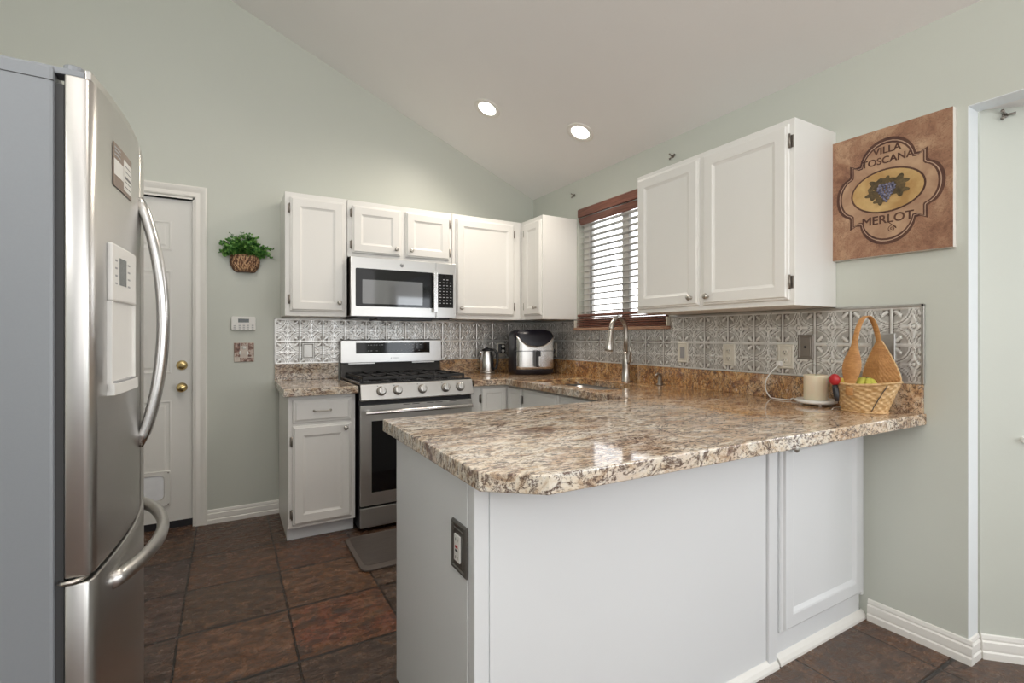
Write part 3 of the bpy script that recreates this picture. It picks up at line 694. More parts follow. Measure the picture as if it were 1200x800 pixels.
for i,xx in enumerate([-1.50,-1.48,-1.46,-1.44,-1.42,-1.40,-1.22,-1.19,-1.16,-1.13,-1.10]): mk.box(xx,xx+.012,-.0712,-.0704,1.155,1.159)
for xx in (-1.50,-1.48,-1.44,-1.34,-1.31,-1.28,-1.25,-1.22,-1.19,-1.16,-1.11): mk.box(xx,xx+.012,-.0712,-.0704,1.112,1.116)
for xx in (-1.22,-1.19,-1.16): mk.box(xx,xx+.010,-.0712,-.0704,1.134,1.138)
mk.build('display_marks', M_LMARK, bg)
mk = MB().lathe([(.0045,0),(.0045,.001)],(-1.324,-.0672,1.058),NN,12)
for i in range(6): mk.box(-1.310+i*.008,-1.3045+i*.008,-.0682,-.066,1.0545,1.0615)
mk.build('badge', M_GPL, bg)
B(-1.64,-1.45,-.067,-.072,1.018,1.026).box(-1.16,-.98,-.067,-.072,1.018,1.026).build('bracket', M_SS, bg)

# ------------------------------------------------------------------ microwave
t = thing('microwave','stainless over-the-range microwave mounted under the short cabinet','microwave',(-1.31,-.2,1.36))
MX0, MX1, MZ0, MZ1 = -1.692, -.938, 1.356, 1.757
B(MX0+.003,MX1,-.375,-.01,MZ0+.006,MZ1+.002).build('body', M_DNICK, t)
dr_ = B(MX0,-1.094,-.375,-.402,MZ0,MZ1).build('door', M_SS, t, .003)
MB().add(*place(fill2d([rrect(-1.662,-1.118,1.424,1.680,.008)],0,.0025),(0,-.4018,0),XU,XV,NN)).build('door_glass', M_BLACKG, dr_)
MB().add(*place(fill2d([rrect(-1.618,-1.195,1.443,1.605,.004)],0,.001),(0,-.4042,0),XU,XV,NN)).build('viewing_window', M_GLASSW, dr_)
B(-1.119,-1.092,-.425,-.434,1.395,1.690).box(-1.114,-1.098,-.402,-.43,1.40,1.42).box(-1.114,-1.098,-.402,-.43,1.665,1.685).build('handle', M_SSV, dr_, .003)
bd = MB().lathe([(.0135,0),(.0135,.002),(.012,.0025)],(-1.345,-.4022,1.718),NN,20).build('badge', M_GPL, dr_)
mk = MB().lathe([(.0108,0),(.0108,.0006)],(-1.345,-.4047,1.718),NN,20).build('badge_disc', M_LMARK, dr_)
MB().add(*place(text2d('GE',.012,.0003),(-1.345,-.4056,1.718),XU,XV,NN)).build('badge_letters', M_MARK, bd)
pn = B(-1.091,MX1,-.375,-.402,MZ0,MZ1).build('control_panel', M_SS, t, .003)
B(-1.078,-.958,-.402,-.4035,1.430,1.676).build('keypad', M_BLACKG, pn, .001)
mk = MB()
for r in range(9):
    for c_ in range(4):
        if (r in (0,)) and c_ in (0,3): continue
        x = -1.066+c_*.027; z = 1.632-r*.0215
        mk.box(x,x+.014-(.004 if r%3 else 0),-.4042,-.4034,z,z+.0055)
mk.build('key_marks', M_LMARK, pn)
B(MX0+.04,MX1-.04,-.385,-.03,MZ0-.012,MZ0+.006).box(-1.52,-1.12,-.395,-.20,MZ0-.024,MZ0-.010).build('vent_base', M_BLK, t, .004)

# ------------------------------------------------------------------ refrigerator (local frame: x out of the front, y along the width)
FW = .908; FR = math.radians(2.0)
t = fr = thing('refrigerator','tall stainless french-door refrigerator with bottom freezer drawer','refrigerator',(-2.6503,-2.406,0),FR,local=True)
def bow(y, b=.043): s_ = y/FW; return 4*b*s_*(1-s_)
B(-.76,-.060,.0,FW,.02,1.784).build('case', M_FSIDE, t, .006)
B(-.764,-.0605,-.001,FW+.001,1.752,1.7535).build('top_seam', M_RUBBER, t)
B(-.062,-.046,.010,FW-.01,.05,1.752).build('gasket', M_RUBBER, t)
def front(y0, y1, z0, z1, name, lid=0, cut=None):
    n = 22; r = .014; out = []
    for i in range(n+1):
        y = y0+(y1-y0)*i/n; x = bow(y)
        d = min(y-y0, y1-y)
        out.append((x, y))
    # rounded near and far corners
    def rc(P, Q, s):
        return [(P[0]-r+r*math.sin(a), P[1]+s*(r-r*math.cos(a))) for a in (0,PI/8,PI/4,3*PI/8)]
    a0 = [(out[0][0]-r+r*math.sin(k*PI/10)+bow(y0+r)*0, y0+r-r*math.cos(k*PI/10)) for k in range(5)]
    a1 = [(out[-1][0]-r+r*math.sin(k*PI/10), y1-r+r*math.cos(k*PI/10)) for k in range(5)][::-1]
    mid = [(bow(y0+r+(y1-y0-2*r)*i/n), y0+r+(y1-y0-2*r)*i/n) for i in range(n+1)]
    poly = [(-.044,y0)]+a0+mid+a1+[(-.044,y1)]
    m = len(poly); V = [(x,y,z0) for x,y in poly]+[(x,y,z1) for x,y in poly]
    mb = MB(); mb.add(V,[(i,i+1,m+i+1,m+i) for i in range(m-1)],True); mb.add(V,[(m-1,0,m,2*m-1),tuple(range(m)),tuple(range(m,2*m))])
    o = mb.build(name, M_SSF, t); return o
SP = .452
d1 = front(.0,SP,.712,1.772,'left_door'); d2 = front(SP+.004,FW,.712,1.772,'right_door'); dz = front(.0,FW,.055,.700,'freezer_drawer')
for o in (d1,d2,dz):
    b = bmesh.new(); b.from_mesh(o.data); bmesh.ops.remove_doubles(b, verts=b.verts, dist=1e-5); bmesh.ops.recalc_face_normals(b, faces=b.faces); b.to_mesh(o.data); b.free()
    md = o.modifiers.new('bevel','BEVEL'); md.width = .004; md.segments = 2; md.limit_method = 'ANGLE'; md.angle_limit = math.radians(50)
# raised lip on door top, hinge cover
mb = MB(); n = 14
def strip(y0,y1,z0,z1,th=.010):
    Pn = [(bow(y0+(y1-y0)*i/n)-.002, y0+(y1-y0)*i/n) for i in range(n+1)]; Q = [(x-th,y) for x,y in Pn][::-1]; MBs = Pn+Q; return MBs
mb.prism(strip(.004,SP-.004,0,0),1.770,1.790); mb.build('door_lip', M_SSF, d1, .002)
mb = MB().prism(strip(SP+.008,FW-.004,0,0),1.770,1.790); mb.build('door_lip', M_SSF, d2, .002)
B(-.10,-.012,.006,.045,1.772,1.786).add(*( [ ( -.032+.018*math.cos(2*PI*i/16), .026+.018*math.sin(2*PI*i/16), z) for z in (1.772,1.797) for i in range(16)], [tuple(range(16)),tuple(range(16,32))]+[(i,(i+1)%16,16+(i+1)%16,16+i) for i in range(16)])).build('hinge_cover', M_FSIDE, t, .002)
MB().tube([(-.052,.004,.706),(-.045,-.004,.706),(-.030,-.004,.706),(-.016,.004,.708),(-.010,.02,.706)],.005,8).build('lower_hinge', M_NICK, t)
# handles: near and far door, curved away from the face
def fpt(y, off=0): return Vector((bow(y)+off, y))
for ys, dpar, lab in ((SP-.022,d1,0),(SP+.028,d2,1)):
    x0 = bow(ys); P = []
    for i in range(25):
        s_ = i/24; z = .905+(1.622-.905)*s_; P.append((x0-.004+.060*(math.sin(PI*s_))**.7, ys, z))
    MB().tube(P,.019,14,.8,(0,1,0)).build('handle', M_SSV, dpar)
P = []
for i in range(25):
    s_ = i/24; y = .125+(.783-.125)*s_; P.append((bow(y)-.004+.058*(math.sin(PI*s_))**.7, y, .640))
MB().tube(P,.020,12,.8,(0,0,1)).build('handle', M_SSF, dz)
# ice and water dispenser
Y0_, Y1_ = .086, .300
def curved(y0,y1,z0,z1,off0,off1,r=0,n=10):
    Pn = [fpt(y0+(y1-y0)*i/n,off1) for i in range(n+1)]+[fpt(y1-(y1-y0)*i/n,off0) for i in range(n+1)]
    return MB().prism([tuple(p) for p in Pn], z0, z1)
dp = curved(Y0_,Y1_,1.305,1.440,-.002,.010).build('dispenser_panel', M_WPL, d1, .004)
curved(.135,.190,1.345,1.410,.009,.0108).build('display', M_LCD, dp)
mb = MB()
for k in range(4): mb.v and None; c_ = curved(.105,.118,1.345+k*.018,1.349+k*.018,.009,.0106); mb.add(c_.v,c_.f)
for k in range(4): c_ = curved(.205,.225,1.345+k*.018,1.349+k*.018,.009,.0106); mb.add(c_.v,c_.f)
mb.build('panel_marks', M_GPL, dp)
mb = MB()
for a,b_,z0,z1 in ((Y0_,Y0_+.010,1.092,1.305),(Y1_-.010,Y1_,1.092,1.305)):
    c_ = curved(a,b_,z0,z1,-.002,.009); mb.add(c_.v,c_.f)
c_ = curved(Y0_,Y1_,1.085,1.112,-.002,.014); mb.add(c_.v,c_.f)
rc = mb.build('dispenser_surround', M_WPL, d1, .003)
curved(Y0_+.010,Y1_-.010,1.112,1.305,.0005,.0025).build('dispenser_recess', M_WPL, d1)
curved(Y0_+.02,Y1_-.02,1.112,1.116,.0025,.013).build('drip_tray', M_GPL, d1)
# magnet sheet on the door
t = thing('magnet_card','brown and white calendar magnet high on the refrigerator door','magnet',(-2.6503,-2.406,0),FR,local=True)
def card(y0,y1,z0,z1,o0,o1): return curved(y0,y1,z0,z1,o0,o1,n=6)
cd = card(.123,.287,1.582,1.686,.001,.002).build('card', plain('brown_card', (.24,.17,.13), .35), t)
card(.205,.283,1.592,1.668,.002,.0026).build('card_page', M_WPL, cd); card(.127,.200,1.610,1.648,.002,.0026).build('card_page', M_WPL, cd)
mb = MB()
for z in (1.674,1.666,1.657): c_ = card(.130,.175,z,z+.0035,.002,.0026); mb.add(c_.v,c_.f)
mb.build('card_print', M_LMARK, cd)
mb = MB()
for k in range(5): c_ = card(.215,.270,1.602+k*.013,1.6035+k*.013,.0026,.003); mb.add(c_.v,c_.f)
c_ = card(.21,.28,1.6235,1.627,.0026,.003); mb.add(c_.v,c_.f); mb.build('card_print', M_MARK, cd)

# ------------------------------------------------------------------ wall plates
def plate(name, label, cat, face, a, z, w_=.075, h=.118, mat=M_CREAM, style='duplex', group=None, off=.0065, pos=0):
    sgn = 1
    if face == 'A': o=(a-w_/2,pos-off,z-h/2); u=(1,0,0); n=(0,-1,0)
    elif face == 'B': o=(pos-off,a+w_/2,z-h/2); u=(0,-1,0); n=(-1,0,0)
    v=(0,0,1); o=Vector(o); U=Vector(u); V_=Vector(v); N=Vector(n)
    t = thing(name,label,cat,tuple(o+U*w_/2+V_*h/2),group=group)
    pl = MB().rings(o,u,v,n,w_,h,[(0,-off+.0005),(0,.003),(.004,.0065),(.009,.0065),(.012,.0045),(.015,.006),(.016,.006)] if style!='blank' else [(0,-off+.0005),(0,.004),(.003,.006),(.004,.006)]).build('cover_plate', mat, t)
    c=o+U*w_/2+V_*h/2
    def rect(dx,dz,ww,hh,n0,n1):
        return MB().extr([c+U*(dx-ww/2)+V_*(dz-hh/2)+N*n0,c+U*(dx+ww/2)+V_*(dz-hh/2)+N*n0,c+U*(dx+ww/2)+V_*(dz+hh/2)+N*n0,c+U*(dx-ww/2)+V_*(dz+hh/2)+N*n0],N*(n1-n0))
    if style=='duplex':
        for dz in (-.020,.020):
            s_=MB().lathe([(.0165,0),(.0165,.003),(.015,.004)],c+V_*dz+N*.005,n,18,sx=1,sy=.88).build('socket', M_WPL if mat is not M_CREAM else M_CREAM, t)
            mb=MB()
            for dx in (-.006,.006): r_=rect(dx,dz+.004,.0022,.008,.0085,.0096); mb.add(r_.v,r_.f)
            mb.lathe([(.0026,.0085),(.0026,.0096)],c+V_*(dz-.008),n,8); mb.build('slots', M_MARK, s_)
    elif style=='rocker':
        rect(0,0,.034,.068,.004,.009).build('rocker', M_GPL, t, .002)
    elif style=='gfci':
        s_=rect(0,0,.034,.068,.004,.010).build('socket', M_WPL, t, .001); mb=MB()
        for dz in (-.022,.022):
            for dx in (-.006,.006): r_=rect(dx,dz,.0022,.008,.0095,.0106); mb.add(r_.v,r_.f)
        r_=rect(0,-.004,.014,.005,.0095,.0115); mb.add(r_.v,r_.f); mb.build('slots', M_MARK, s_)
        rect(0,.005,.014,.005,.0095,.0115).build('reset_button', M_RED, s_)
    elif style=='jack':
        mb=MB().lathe([(.006,0),(.006,.004),(.003,.006)],c+N*.006,n,12); mb.build('jack', M_BLK, t)
    elif style=='panel':
        rect(0,0,.030,.070,.004,.0065).build('insert', M_TIN if False else M_TINF, t, .001)
    return t
plate('light_switch','pewter rocker switch plate on the tin backsplash nearest the window','switch','B',-1.700,1.124,style='rocker',h=.122,mat=M_CREAM)
plate('wall_outlet','cream decorative outlet second from the window on the backsplash','outlet','B',-2.017,1.120)
plate('wall_outlet','cream outlet with the candle warmer cord on the backsplash','outlet','B',-2.335,1.123,w_=.082,h=.122)
plate('phone_jack_plate','taupe metal phone jack plate left of the basket','jack plate','B',-2.433,1.171,mat=M_TAUPE,style='jack')
plate('blank_wall_plate','brushed metal blank plate behind the wicker basket','wall plate','B',-2.755,1.175,mat=M_TINF,style='blank',w_=.085,h=.118)
plate('wall_outlet','tin-toned outlet cover left of the range','outlet','A',-1.905,1.118,mat=M_TINF,style='panel',w_=.085)
plate('wall_outlet','white outlet with black plugs between kettle and air fryer','outlet','A',-.340,1.105)
plate('wall_outlet','outlet with a black plug right of the air fryer','outlet','B',-.335,1.110)
t = thing('plug_adapter','black plug adapter in the outlet beside the kettle','plug',(-.345,-.02,1.10))
B(-.372,-.322,-.055,-.012,1.075,1.155).build('body', M_BLK, t, .006)
MB().lathe([(.014,0),(.012,.012)],(-.347,-.055,1.135),NN,12).lathe([(.014,0),(.012,.012)],(-.347,-.055,1.096),NN,12).build('plug_face', M_WPL, t)
t = thing('power_plug','black plug in the outlet right of the air fryer','plug',(-.03,-.335,1.09))
B(-.045,-.012,-.355,-.315,1.075,1.115).build('body', M_BLK, t, .004)
MB().tube(bez((-.045,-.335,1.09),(-.09,-.335,1.07),(-.06,-.33,.98),(-.06,-.30,.925)),.003,6).build('cord', M_BLK, t)
# outlet on the end of the peninsula
t = thing('wall_outlet','pewter-framed white outlet on the end of the peninsula','outlet',(PX0-.006,-2.60,.677))
U=(0,-1,0); Nn=(-1,0,0)
MB().rings((PX0-.0045,-2.551,.612),U,(0,0,1),Nn,.092,.128,[(0,0),(0,.004),(.004,.008),(.009,.008),(.012,.005),(.016,.005),(.018,.007),(.02,.007)]).build('cover_plate', M_PEWT, t)
s_ = B(PX0-.0155,PX0-.008,-2.614,-2.580,.642,.710).build('socket', M_WPL, t, .001)
B(PX0-.017,PX0-.0154,-2.604,-2.590,.677,.683).build('reset_button', M_RED, s_); mb = B(PX0-.017,PX0-.0154,-2.604,-2.590,.668,.673)
for z in (.652,.698): mb.box(PX0-.0162,PX0-.0154,-2.592,-2.590,z-.004,z+.004).box(PX0-.0162,PX0-.0154,-2.604,-2.602,z-.004,z+.004)
mb.build('slots', M_MARK, s_)
# alarm keypad
t = thing('alarm_keypad','white alarm keypad on the wall below the hanging plant','keypad',(-2.308,0,1.307))
MB().add(*place(fill2d([rrect(-2.381,-2.237,1.261,1.355,.012)],0,.024,.004),(0,-.001,0),XU,XV,NN)).build('housing', M_WPL, t)
B(-2.341,-2.277,-.0245,-.0262,1.315,1.339).build('display', M_LCD, t)
mb = MB()
for r in range(4):
    for xx in (-2.368,-2.338,-2.314,-2.290,-2.262): mb.box(xx,xx+.013,-.0245,-.0272,1.270+r*.010,1.275+r*.010) if not (r==3 and xx in (-2.368,)) else None
mb.build('keys', plain('grey_key', (.40,.40,.40), .5), t)
# decorative plate below
t = thing('decorative_wall_plate','small brown and white painted switch plate under the alarm keypad','switch plate',(-2.305,0,1.115))
B(-2.366,-2.246,-.008,-.0005,1.050,1.180).build('plate', plain('cream_ceramic', (.60,.52,.45), .3, 0, .2, 30), t, .003)
def patn():
    q_ = NT('brown_relief_glaze'); n_ = q_.noise(q_.coord(), 55, 4); q_.base(q_.ramp(n_, [(.35,(.10,.045,.03)),(.5,(.26,.13,.09)),(.62,(.55,.45,.38))])); q_.rough(.35); return q_.m
MP = patn()
mb = MB().box(-2.364,-2.330,-.011,-.008,1.085,1.178).box(-2.282,-2.248,-.011,-.008,1.085,1.178).box(-2.330,-2.250,-.011,-.008,1.053,1.078).box(-2.327,-2.285,-.0105,-.008,1.160,1.178)
mb.build('painted_relief', MP, t, .004)
MB().ball((-2.306,-.009,1.145),.012,12,1,.4,1).ball((-2.330,-.009,1.110),.011,12,.7,.4,1.3).ball((-2.285,-.009,1.108),.011,12,.7,.4,1.3).build('white_motif', M_WPL, t)
# little wall hooks
def hook(loc, nrm_, label):
    t = thing('wall_hook', label, 'hook', loc, group='small dark wall hooks'); N = Vector(nrm_); c = Vector(loc); side = Vector((0,0,1)).cross(N)
    MB().lathe([(.010,0),(.009,.004)],c,N,12).build('base', M_DNICK, t)
    for a in (-.6,.6,PI):
        d_ = side*math.sin(a)*.022+Vector((0,0,1))*math.cos(a)*.022
        if a == PI: d_ = side*.024
        else: d_ = side*(-.018)+Vector((0,0,math.copysign(.016,a)))
        MB().tube([c+N*.004,c+N*.012+d_*.5,c+N*.016+d_],[.004,.004,.006],8).build('prong', M_DNICK, t)
hook((-.0005,-.608,2.348),(-1,0,0),'small dark hook above the narrow corner cabinet')
hook((-.0005,-1.619,2.342),(-1,0,0),'small dark hook above the two-door cabinet beside the window')
hx,hy = bayp(.075); hook((hx-.0005,hy-.0005,2.055),(-q,-q,0),'small dark hook high on the bay nook wall')

# ------------------------------------------------------------------ hanging plant
t = thing('hanging_plant','leafy green plant in a brown woven half basket on the wall','plant',(-2.30,0,1.65))
def halfb(a, b):
    th = PI*a; rz = [0.02,.068,.084,.086,.078][0]
    z = 1.652+.108*b; r = .050+.038*math.sin(min(1,b*1.35)*PI/2)**.8 - .008*b + .003*math.sin(a*PI*26+ (int(b*9)%2)*PI)
    if b < .02: r = .035
    return (-2.301+r*1.02*math.cos(th), -.006-r*.95*math.sin(th), z)
bk = MB().grid(halfb, 90, 30).build('basket', M_WICKR, t); md = bk.modifiers.new('thick','SOLIDIFY'); md.thickness = .004
mb = MB()
for k in range(30):
    a0 = random.random(); a1 = a0+random.uniform(-.3,.3)
    P = []
    for i in range(8):
        b = i/7; a = min(.98,max(.02,a0+(a1-a0)*b)); p = halfb(a,b*.97+.02); P.append((p[0]*1.0,p[1]-.003,p[2]))
    mb.tube(P,.0042,6)
mb.tube([halfb(i/24,.985) for i in range(25)],.005,6); mb.build('woven_strands', M_WICKS, bk)
MB().prism([(-2.301+.078*math.cos(PI*i/12), -.004-.072*math.sin(PI*i/12)) for i in range(13)],1.735,1.745).build('moss', M_SOIL, t)
mb = MB(); st = MB()
rnd = random.Random(3)
def leaf(c, d, size, mb):
    d = Vector(d).normalized(); sd = d.cross(Vector((rnd.uniform(-1,1),rnd.uniform(-1,1),rnd.uniform(-.3,1)))).normalized(); up = d.cross(sd)
    P = [(0,0,0),(.35,.42,.05),(.75,.38,.06),(1,0,0),(.75,-.38,.06),(.35,-.42,.05),(.55,0,-.04)]
    V = [Vector(c)+d*(a*size)+sd*(b*size)+up*(h*size) for a,b,h in P]
    mb.add(V,[(0,1,6),(1,2,6),(2,3,6),(3,4,6),(4,5,6),(5,0,6)],True)
for k in range(70):
    a = rnd.uniform(0,PI); sp_ = rnd.uniform(.1,1)
    ex_ = Vector((math.cos(a)*.185*sp_, -abs(math.sin(a))*.085*sp_-.012, .190*(1-sp_*.72)*rnd.uniform(.5,1.05)+.005-(.05*sp_ if rnd.random()<.5 else 0)))
    b0 = Vector((-2.301+math.cos(a)*.05,-.03,1.745)); tip = Vector((-2.301,-.02,1.755))+ex_
    pts_ = bez(b0, b0+Vector((0,0,.05)), (b0+tip)/2+Vector((0,0,.04)), tip, 9)
    st.tube(pts_,.0013,4)
    for i,p in enumerate(pts_[2:]):
        for s_ in (-1,1):
            sz = rnd.uniform(.016,.026)*(1.25-.07*i)
            if p.y > -.008: p = Vector((p.x,-.010,p.z))
            leaf(p,(s_*rnd.uniform(.2,1),-rnd.uniform(.1,.8),rnd.uniform(-.3,.9)),sz,mb)
for k in range(200):
    a = rnd.uniform(0,PI); r_ = rnd.uniform(.2,1); c_ = (-2.301+math.cos(a)*.10*r_,-.02-abs(math.sin(a))*.07*r_,1.758+rnd.uniform(0,.115)*(1.15-r_))
    leaf(c_,(math.cos(a),-abs(math.sin(a))-.2,rnd.uniform(-.2,.8)),rnd.uniform(.026,.042),mb)
mb.build('foliage', M_LEAF, t, fixn=False); st.build('stems', M_LEAF, t)

# ------------------------------------------------------------------ canvas picture
PY_, PW, PZ0, PH = -2.561, .431, 1.560, .530
t = thing('canvas_picture','square brown Merlot wine canvas on the right wall','picture',(-.01,-2.776,1.56))
def artm():
    q_ = NT('aged_brown_canvas'); v = q_.coord(); n1 = q_.noise(v, 7, 6, .65, .6); n2 = q_.noise(v, 38, 5, .7, 1.0)
    c = q_.ramp(n1, [(.3,(.19,.085,.048)),(.46,(.33,.17,.10)),(.6,(.46,.28,.17)),(.75,(.60,.42,.27))]); c = q_.mix(q_.ramp(n2,[(.5,0.0),(.53,.5),(.56,0.0)]), c, (.09,.035,.02)); q_.base(c); q_.rough(.6); return q_.m
def artf(name, a, b, sc=14):
    q_ = NT(name); n = q_.noise(q_.coord(), sc, 5, .6, .5); q_.base(q_.mix(q_.ramp(n,[(.35,0.0),(.65,1.0)]), a, b)); q_.rough(.6); return q_.m
B(-.030,-.001,PY_,PY_-PW,PZ0,PZ0+PH).build('canvas_frame', M_PIC_EDGE, t, .002)
B(-.0315,-.0295,PY_-.001,PY_-PW+.001,PZ0+.001,PZ0+PH-.001).build('painted_face', artm(), t)
O = (-.0315, PY_-PW/2, PZ0+PH/2); PU=(0,-1,0); PV=(0,0,1); PN=(-1,0,0)
def plaque(s_, ds=0):
    Q = []
    def arc(cx_,cy_,rx,ry,a0,a1,n=14):
        for i in range(n+1): a=a0+(a1-a0)*i/n; Q.append((s_*(cx_+rx*math.cos(a)), s_*(cy_+ry*math.sin(a))))
    w2,h2 = .188,.205; nx,nz = .135,.118
    arc(0,nz-.012,.098,h2-nz+.012,math.radians(8),math.radians(172))
    Q += [(-s_*.112,s_*nz),(-s_*nx,s_*(nz+.012)),(-s_*nx,s_*(nz-.030)),(-s_*(nx+.002),s_*.083)]
    arc(-nx+.002,0,w2-nx+.002,.080,math.radians(100),math.radians(260))
    Q += [(-s_*nx,-s_*(nz-.030)),(-s_*nx,-s_*(nz+.012)),(-s_*.112,-s_*nz)]
    arc(0,-nz+.012,.098,h2-nz+.012,math.radians(188),math.radians(352))
    Q += [(s_*.112,-s_*nz),(s_*nx,-s_*(nz+.012)),(s_*nx,-s_*(nz-.030)),(s_*(nx+.002),-s_*.083)]
    arc(nx-.002,0,w2-nx+.002,.080,math.radians(-80),math.radians(80))
    Q += [(s_*nx,s_*(nz-.030)),(s_*nx,s_*(nz+.012)),(s_*.112,s_*nz)]
    return [(x_*1.03, y_*1.08) for x_, y_ in Q[::-1]]
def art(polys, h, mat, name, d=.0005): MB().add(*place(fill2d(polys,h,h+d),O,PU,PV,PN)).build(name, mat, t)
m_dk = artf('dark_brown_ink',(.055,.018,.012),(.12,.05,.03)); m_lt = artf('tan_ground',(.34,.19,.115),(.52,.34,.21),10); m_hl = artf('pale_highlight',(.42,.26,.18),(.56,.40,.28))
art([plaque(1.0)],.0002,m_dk,'border'); art([plaque(.94)],.0006,m_hl,'border_highlight'); art([plaque(.922)],.0010,m_dk,'inner_border'); art([plaque(.885)],.0014,m_lt,'label_ground')
ell = lambda a,b,cy_=0: [(a*math.cos(2*PI*i/48), cy_+b*math.sin(2*PI*i/48)) for i in range(48)]
art([ell(.134,.092,.002)],.0018,m_dk,'oval_border'); art([ell(.127,.085,.002)],.0022,artf('gold_ground',(.42,.24,.08),(.62,.42,.18),8),'oval_ground')
for txt,sz,dz in (('VILLA',.040,.170),('TOSCANA',.040,.128),('MERLOT',.049,-.118)):
    mb = MB()
    for k_, (sx_, sz_) in enumerate(((0,0),(.0014,0),(0,.0011),(.0014,.0011))): mb.add(*place(text2d(txt,sz,.0006),(O[0]-.0022-.0001*k_,O[1]-sx_,O[2]+dz+sz_),PU,PV,PN))
    mb.build('lettering', m_dk, t)
sw = [(-.0342, O[1]-(.018+.016*(1-i/30)*math.cos(i*.42)), O[2]-.160+.016*(1-i/30)*math.sin(i*.42)) for i in range(30)]
MB().tube([(-.0342,O[1]-.004,O[2]-.128)]+sw,.0012,6).build('flourish', m_dk, t)
lf = artf('olive_leaf_paint',(.05,.035,.015),(.15,.10,.04),40)
for k_,(cx_,cy_,r_,a) in enumerate(((-.035,.030,.030,.8),(.040,.028,.032,.3),(-.048,-.004,.026,2.2),(.046,-.006,.028,1.1),(-.022,-.034,.022,1.6),(.0,.042,.020,.1))):
    Q = [(cx_+r_*(1+.28*math.cos(5*b+a))*math.cos(b), cy_+r_*(1+.28*math.cos(5*b+a))*math.sin(b)*.8) for b in [2*PI*i/40 for i in range(40)]]
    art([Q],.0027+.0006*k_,lf,'vine_leaf')
mb = MB(); rr_ = random.Random(5)
for row,cnt in enumerate((5,6,6,5,4,3,2,1)):
    for i in range(cnt):
        mb.ball((O[0]-.0062, O[1]-((i-(cnt-1)/2)*.0115+rr_.uniform(-.001,.001)), O[2]+.026-row*.0098),(.0057),10,.6,1,1)
mb.build('grape_cluster', artf('grape_paint',(.05,.05,.10),(.30,.29,.38),90), t)

# ------------------------------------------------------------------ items on the worktop
# kettle
kx, ky = -.535, -.125
t = thing('electric_kettle','stainless kettle with black handle beside the range','kettle',(kx,ky,TZ))
MB().lathe([(.062,0),(.064,.006),(.062,.012)],(kx,ky,TZ),(0,0,1),28).build('base', M_SS, t)
MB().lathe([(.060,.013),(.061,.02),(.058,.08),(.050,.15),(.046,.180),(.043,.188)],(kx,ky,TZ),(0,0,1),28).build('body', M_SSV, t)
MB().lathe([(.045,.186),(.044,.198),(.03,.205),(.010,.208),(.008,.214)],(kx,ky,TZ),(0,0,1),28).build('lid', M_BLK, t)
hd = Vector((.78,-.62,0)).normalized(); c = Vector((kx,ky,TZ))
MB().tube([c+hd*.030+Vector((0,0,.195)),c+hd*.065+Vector((0,0,.192)),c+hd*.084+Vector((0,0,.165)),c+hd*.088+Vector((0,0,.10)),c+hd*.078+Vector((0,0,.045)),c+hd*.055+Vector((0,0,.035))],[.010,.013,.014,.012,.011,.010],10).build('handle', M_BLK, t)
MB().tube([c-hd*.040+Vector((0,0,.150)),c-hd*.056+Vector((0,0,.178)),c-hd*.062+Vector((0,0,.186))],[.014,.011,.008],10).build('spout', M_SSV, t)
# air fryer
ax_, ay_ = -.243, -.338
t = thing('air_fryer','black and stainless air fryer standing in the corner','air fryer',(ax_,ay_,TZ),math.radians(-14),local=True)
def sup(w_, d_, n=36, e=.42):
    return [(w_*math.copysign(abs(math.cos(a))**e,math.cos(a)), d_*math.copysign(abs(math.sin(a))**e,math.sin(a))) for a in [2*PI*i/n for i in range(n)]]
def loft(secs, e=.42):
    mb = MB(); n = 36; V = []
    for w_,d_,z in secs: V += [(x,y,z) for x,y in sup(w_,d_,n,e)]
    F = [(k*n+i,k*n+(i+1)%n,(k+1)*n+(i+1)%n,(k+1)*n+i) for k in range(len(secs)-1) for i in range(n)]
    mb.add(V,F,True); m = (len(secs)-1)*n; mb.add([V[i] for i in range(n)],[tuple(reversed(range(n)))]); mb.add(V[m:m+n],[tuple(range(n))]); return mb
loft([(.145,.130,0),(.163,.146,.012),(.168,.150,.035),(.169,.150,.25),(.166,.146,.315),(.150,.132,.345),(.110,.095,.360)]).build('body', M_NAVY, t)
bk_ = MB()
def ff(a,b):   # stainless front shell around the lower body
    th = -PI/2+(a-.5)*1.9*1.0; ct, st_ = math.cos(th), math.sin(th); e=.42
    x = .1715*math.copysign(abs(ct)**e,ct); y = .1535*math.copysign(abs(st_)**e,st_)
    top = .330-.105*(1-min(1,abs(x)/.1715)**2.2)
    return (x,y,.045+(top-.045)*b)
MB().grid(ff,30,10).build('front_shell', M_SSV, t).modifiers.new('thick','SOLIDIFY').thickness = .003
B(-.170,.170,-.1575,-.10,.188,.192).build('basket_seam', M_BLK, t)
B(-.020,.020,-.205,-.150,.065,.190).box(-.02,.02,-.205,-.15,.170,.195).build('basket_handle', M_BLK, t, .008)
B(.0,.016,-.208,-.2045,.07,.15).build('handle_inlay', M_SSV, t, .002)
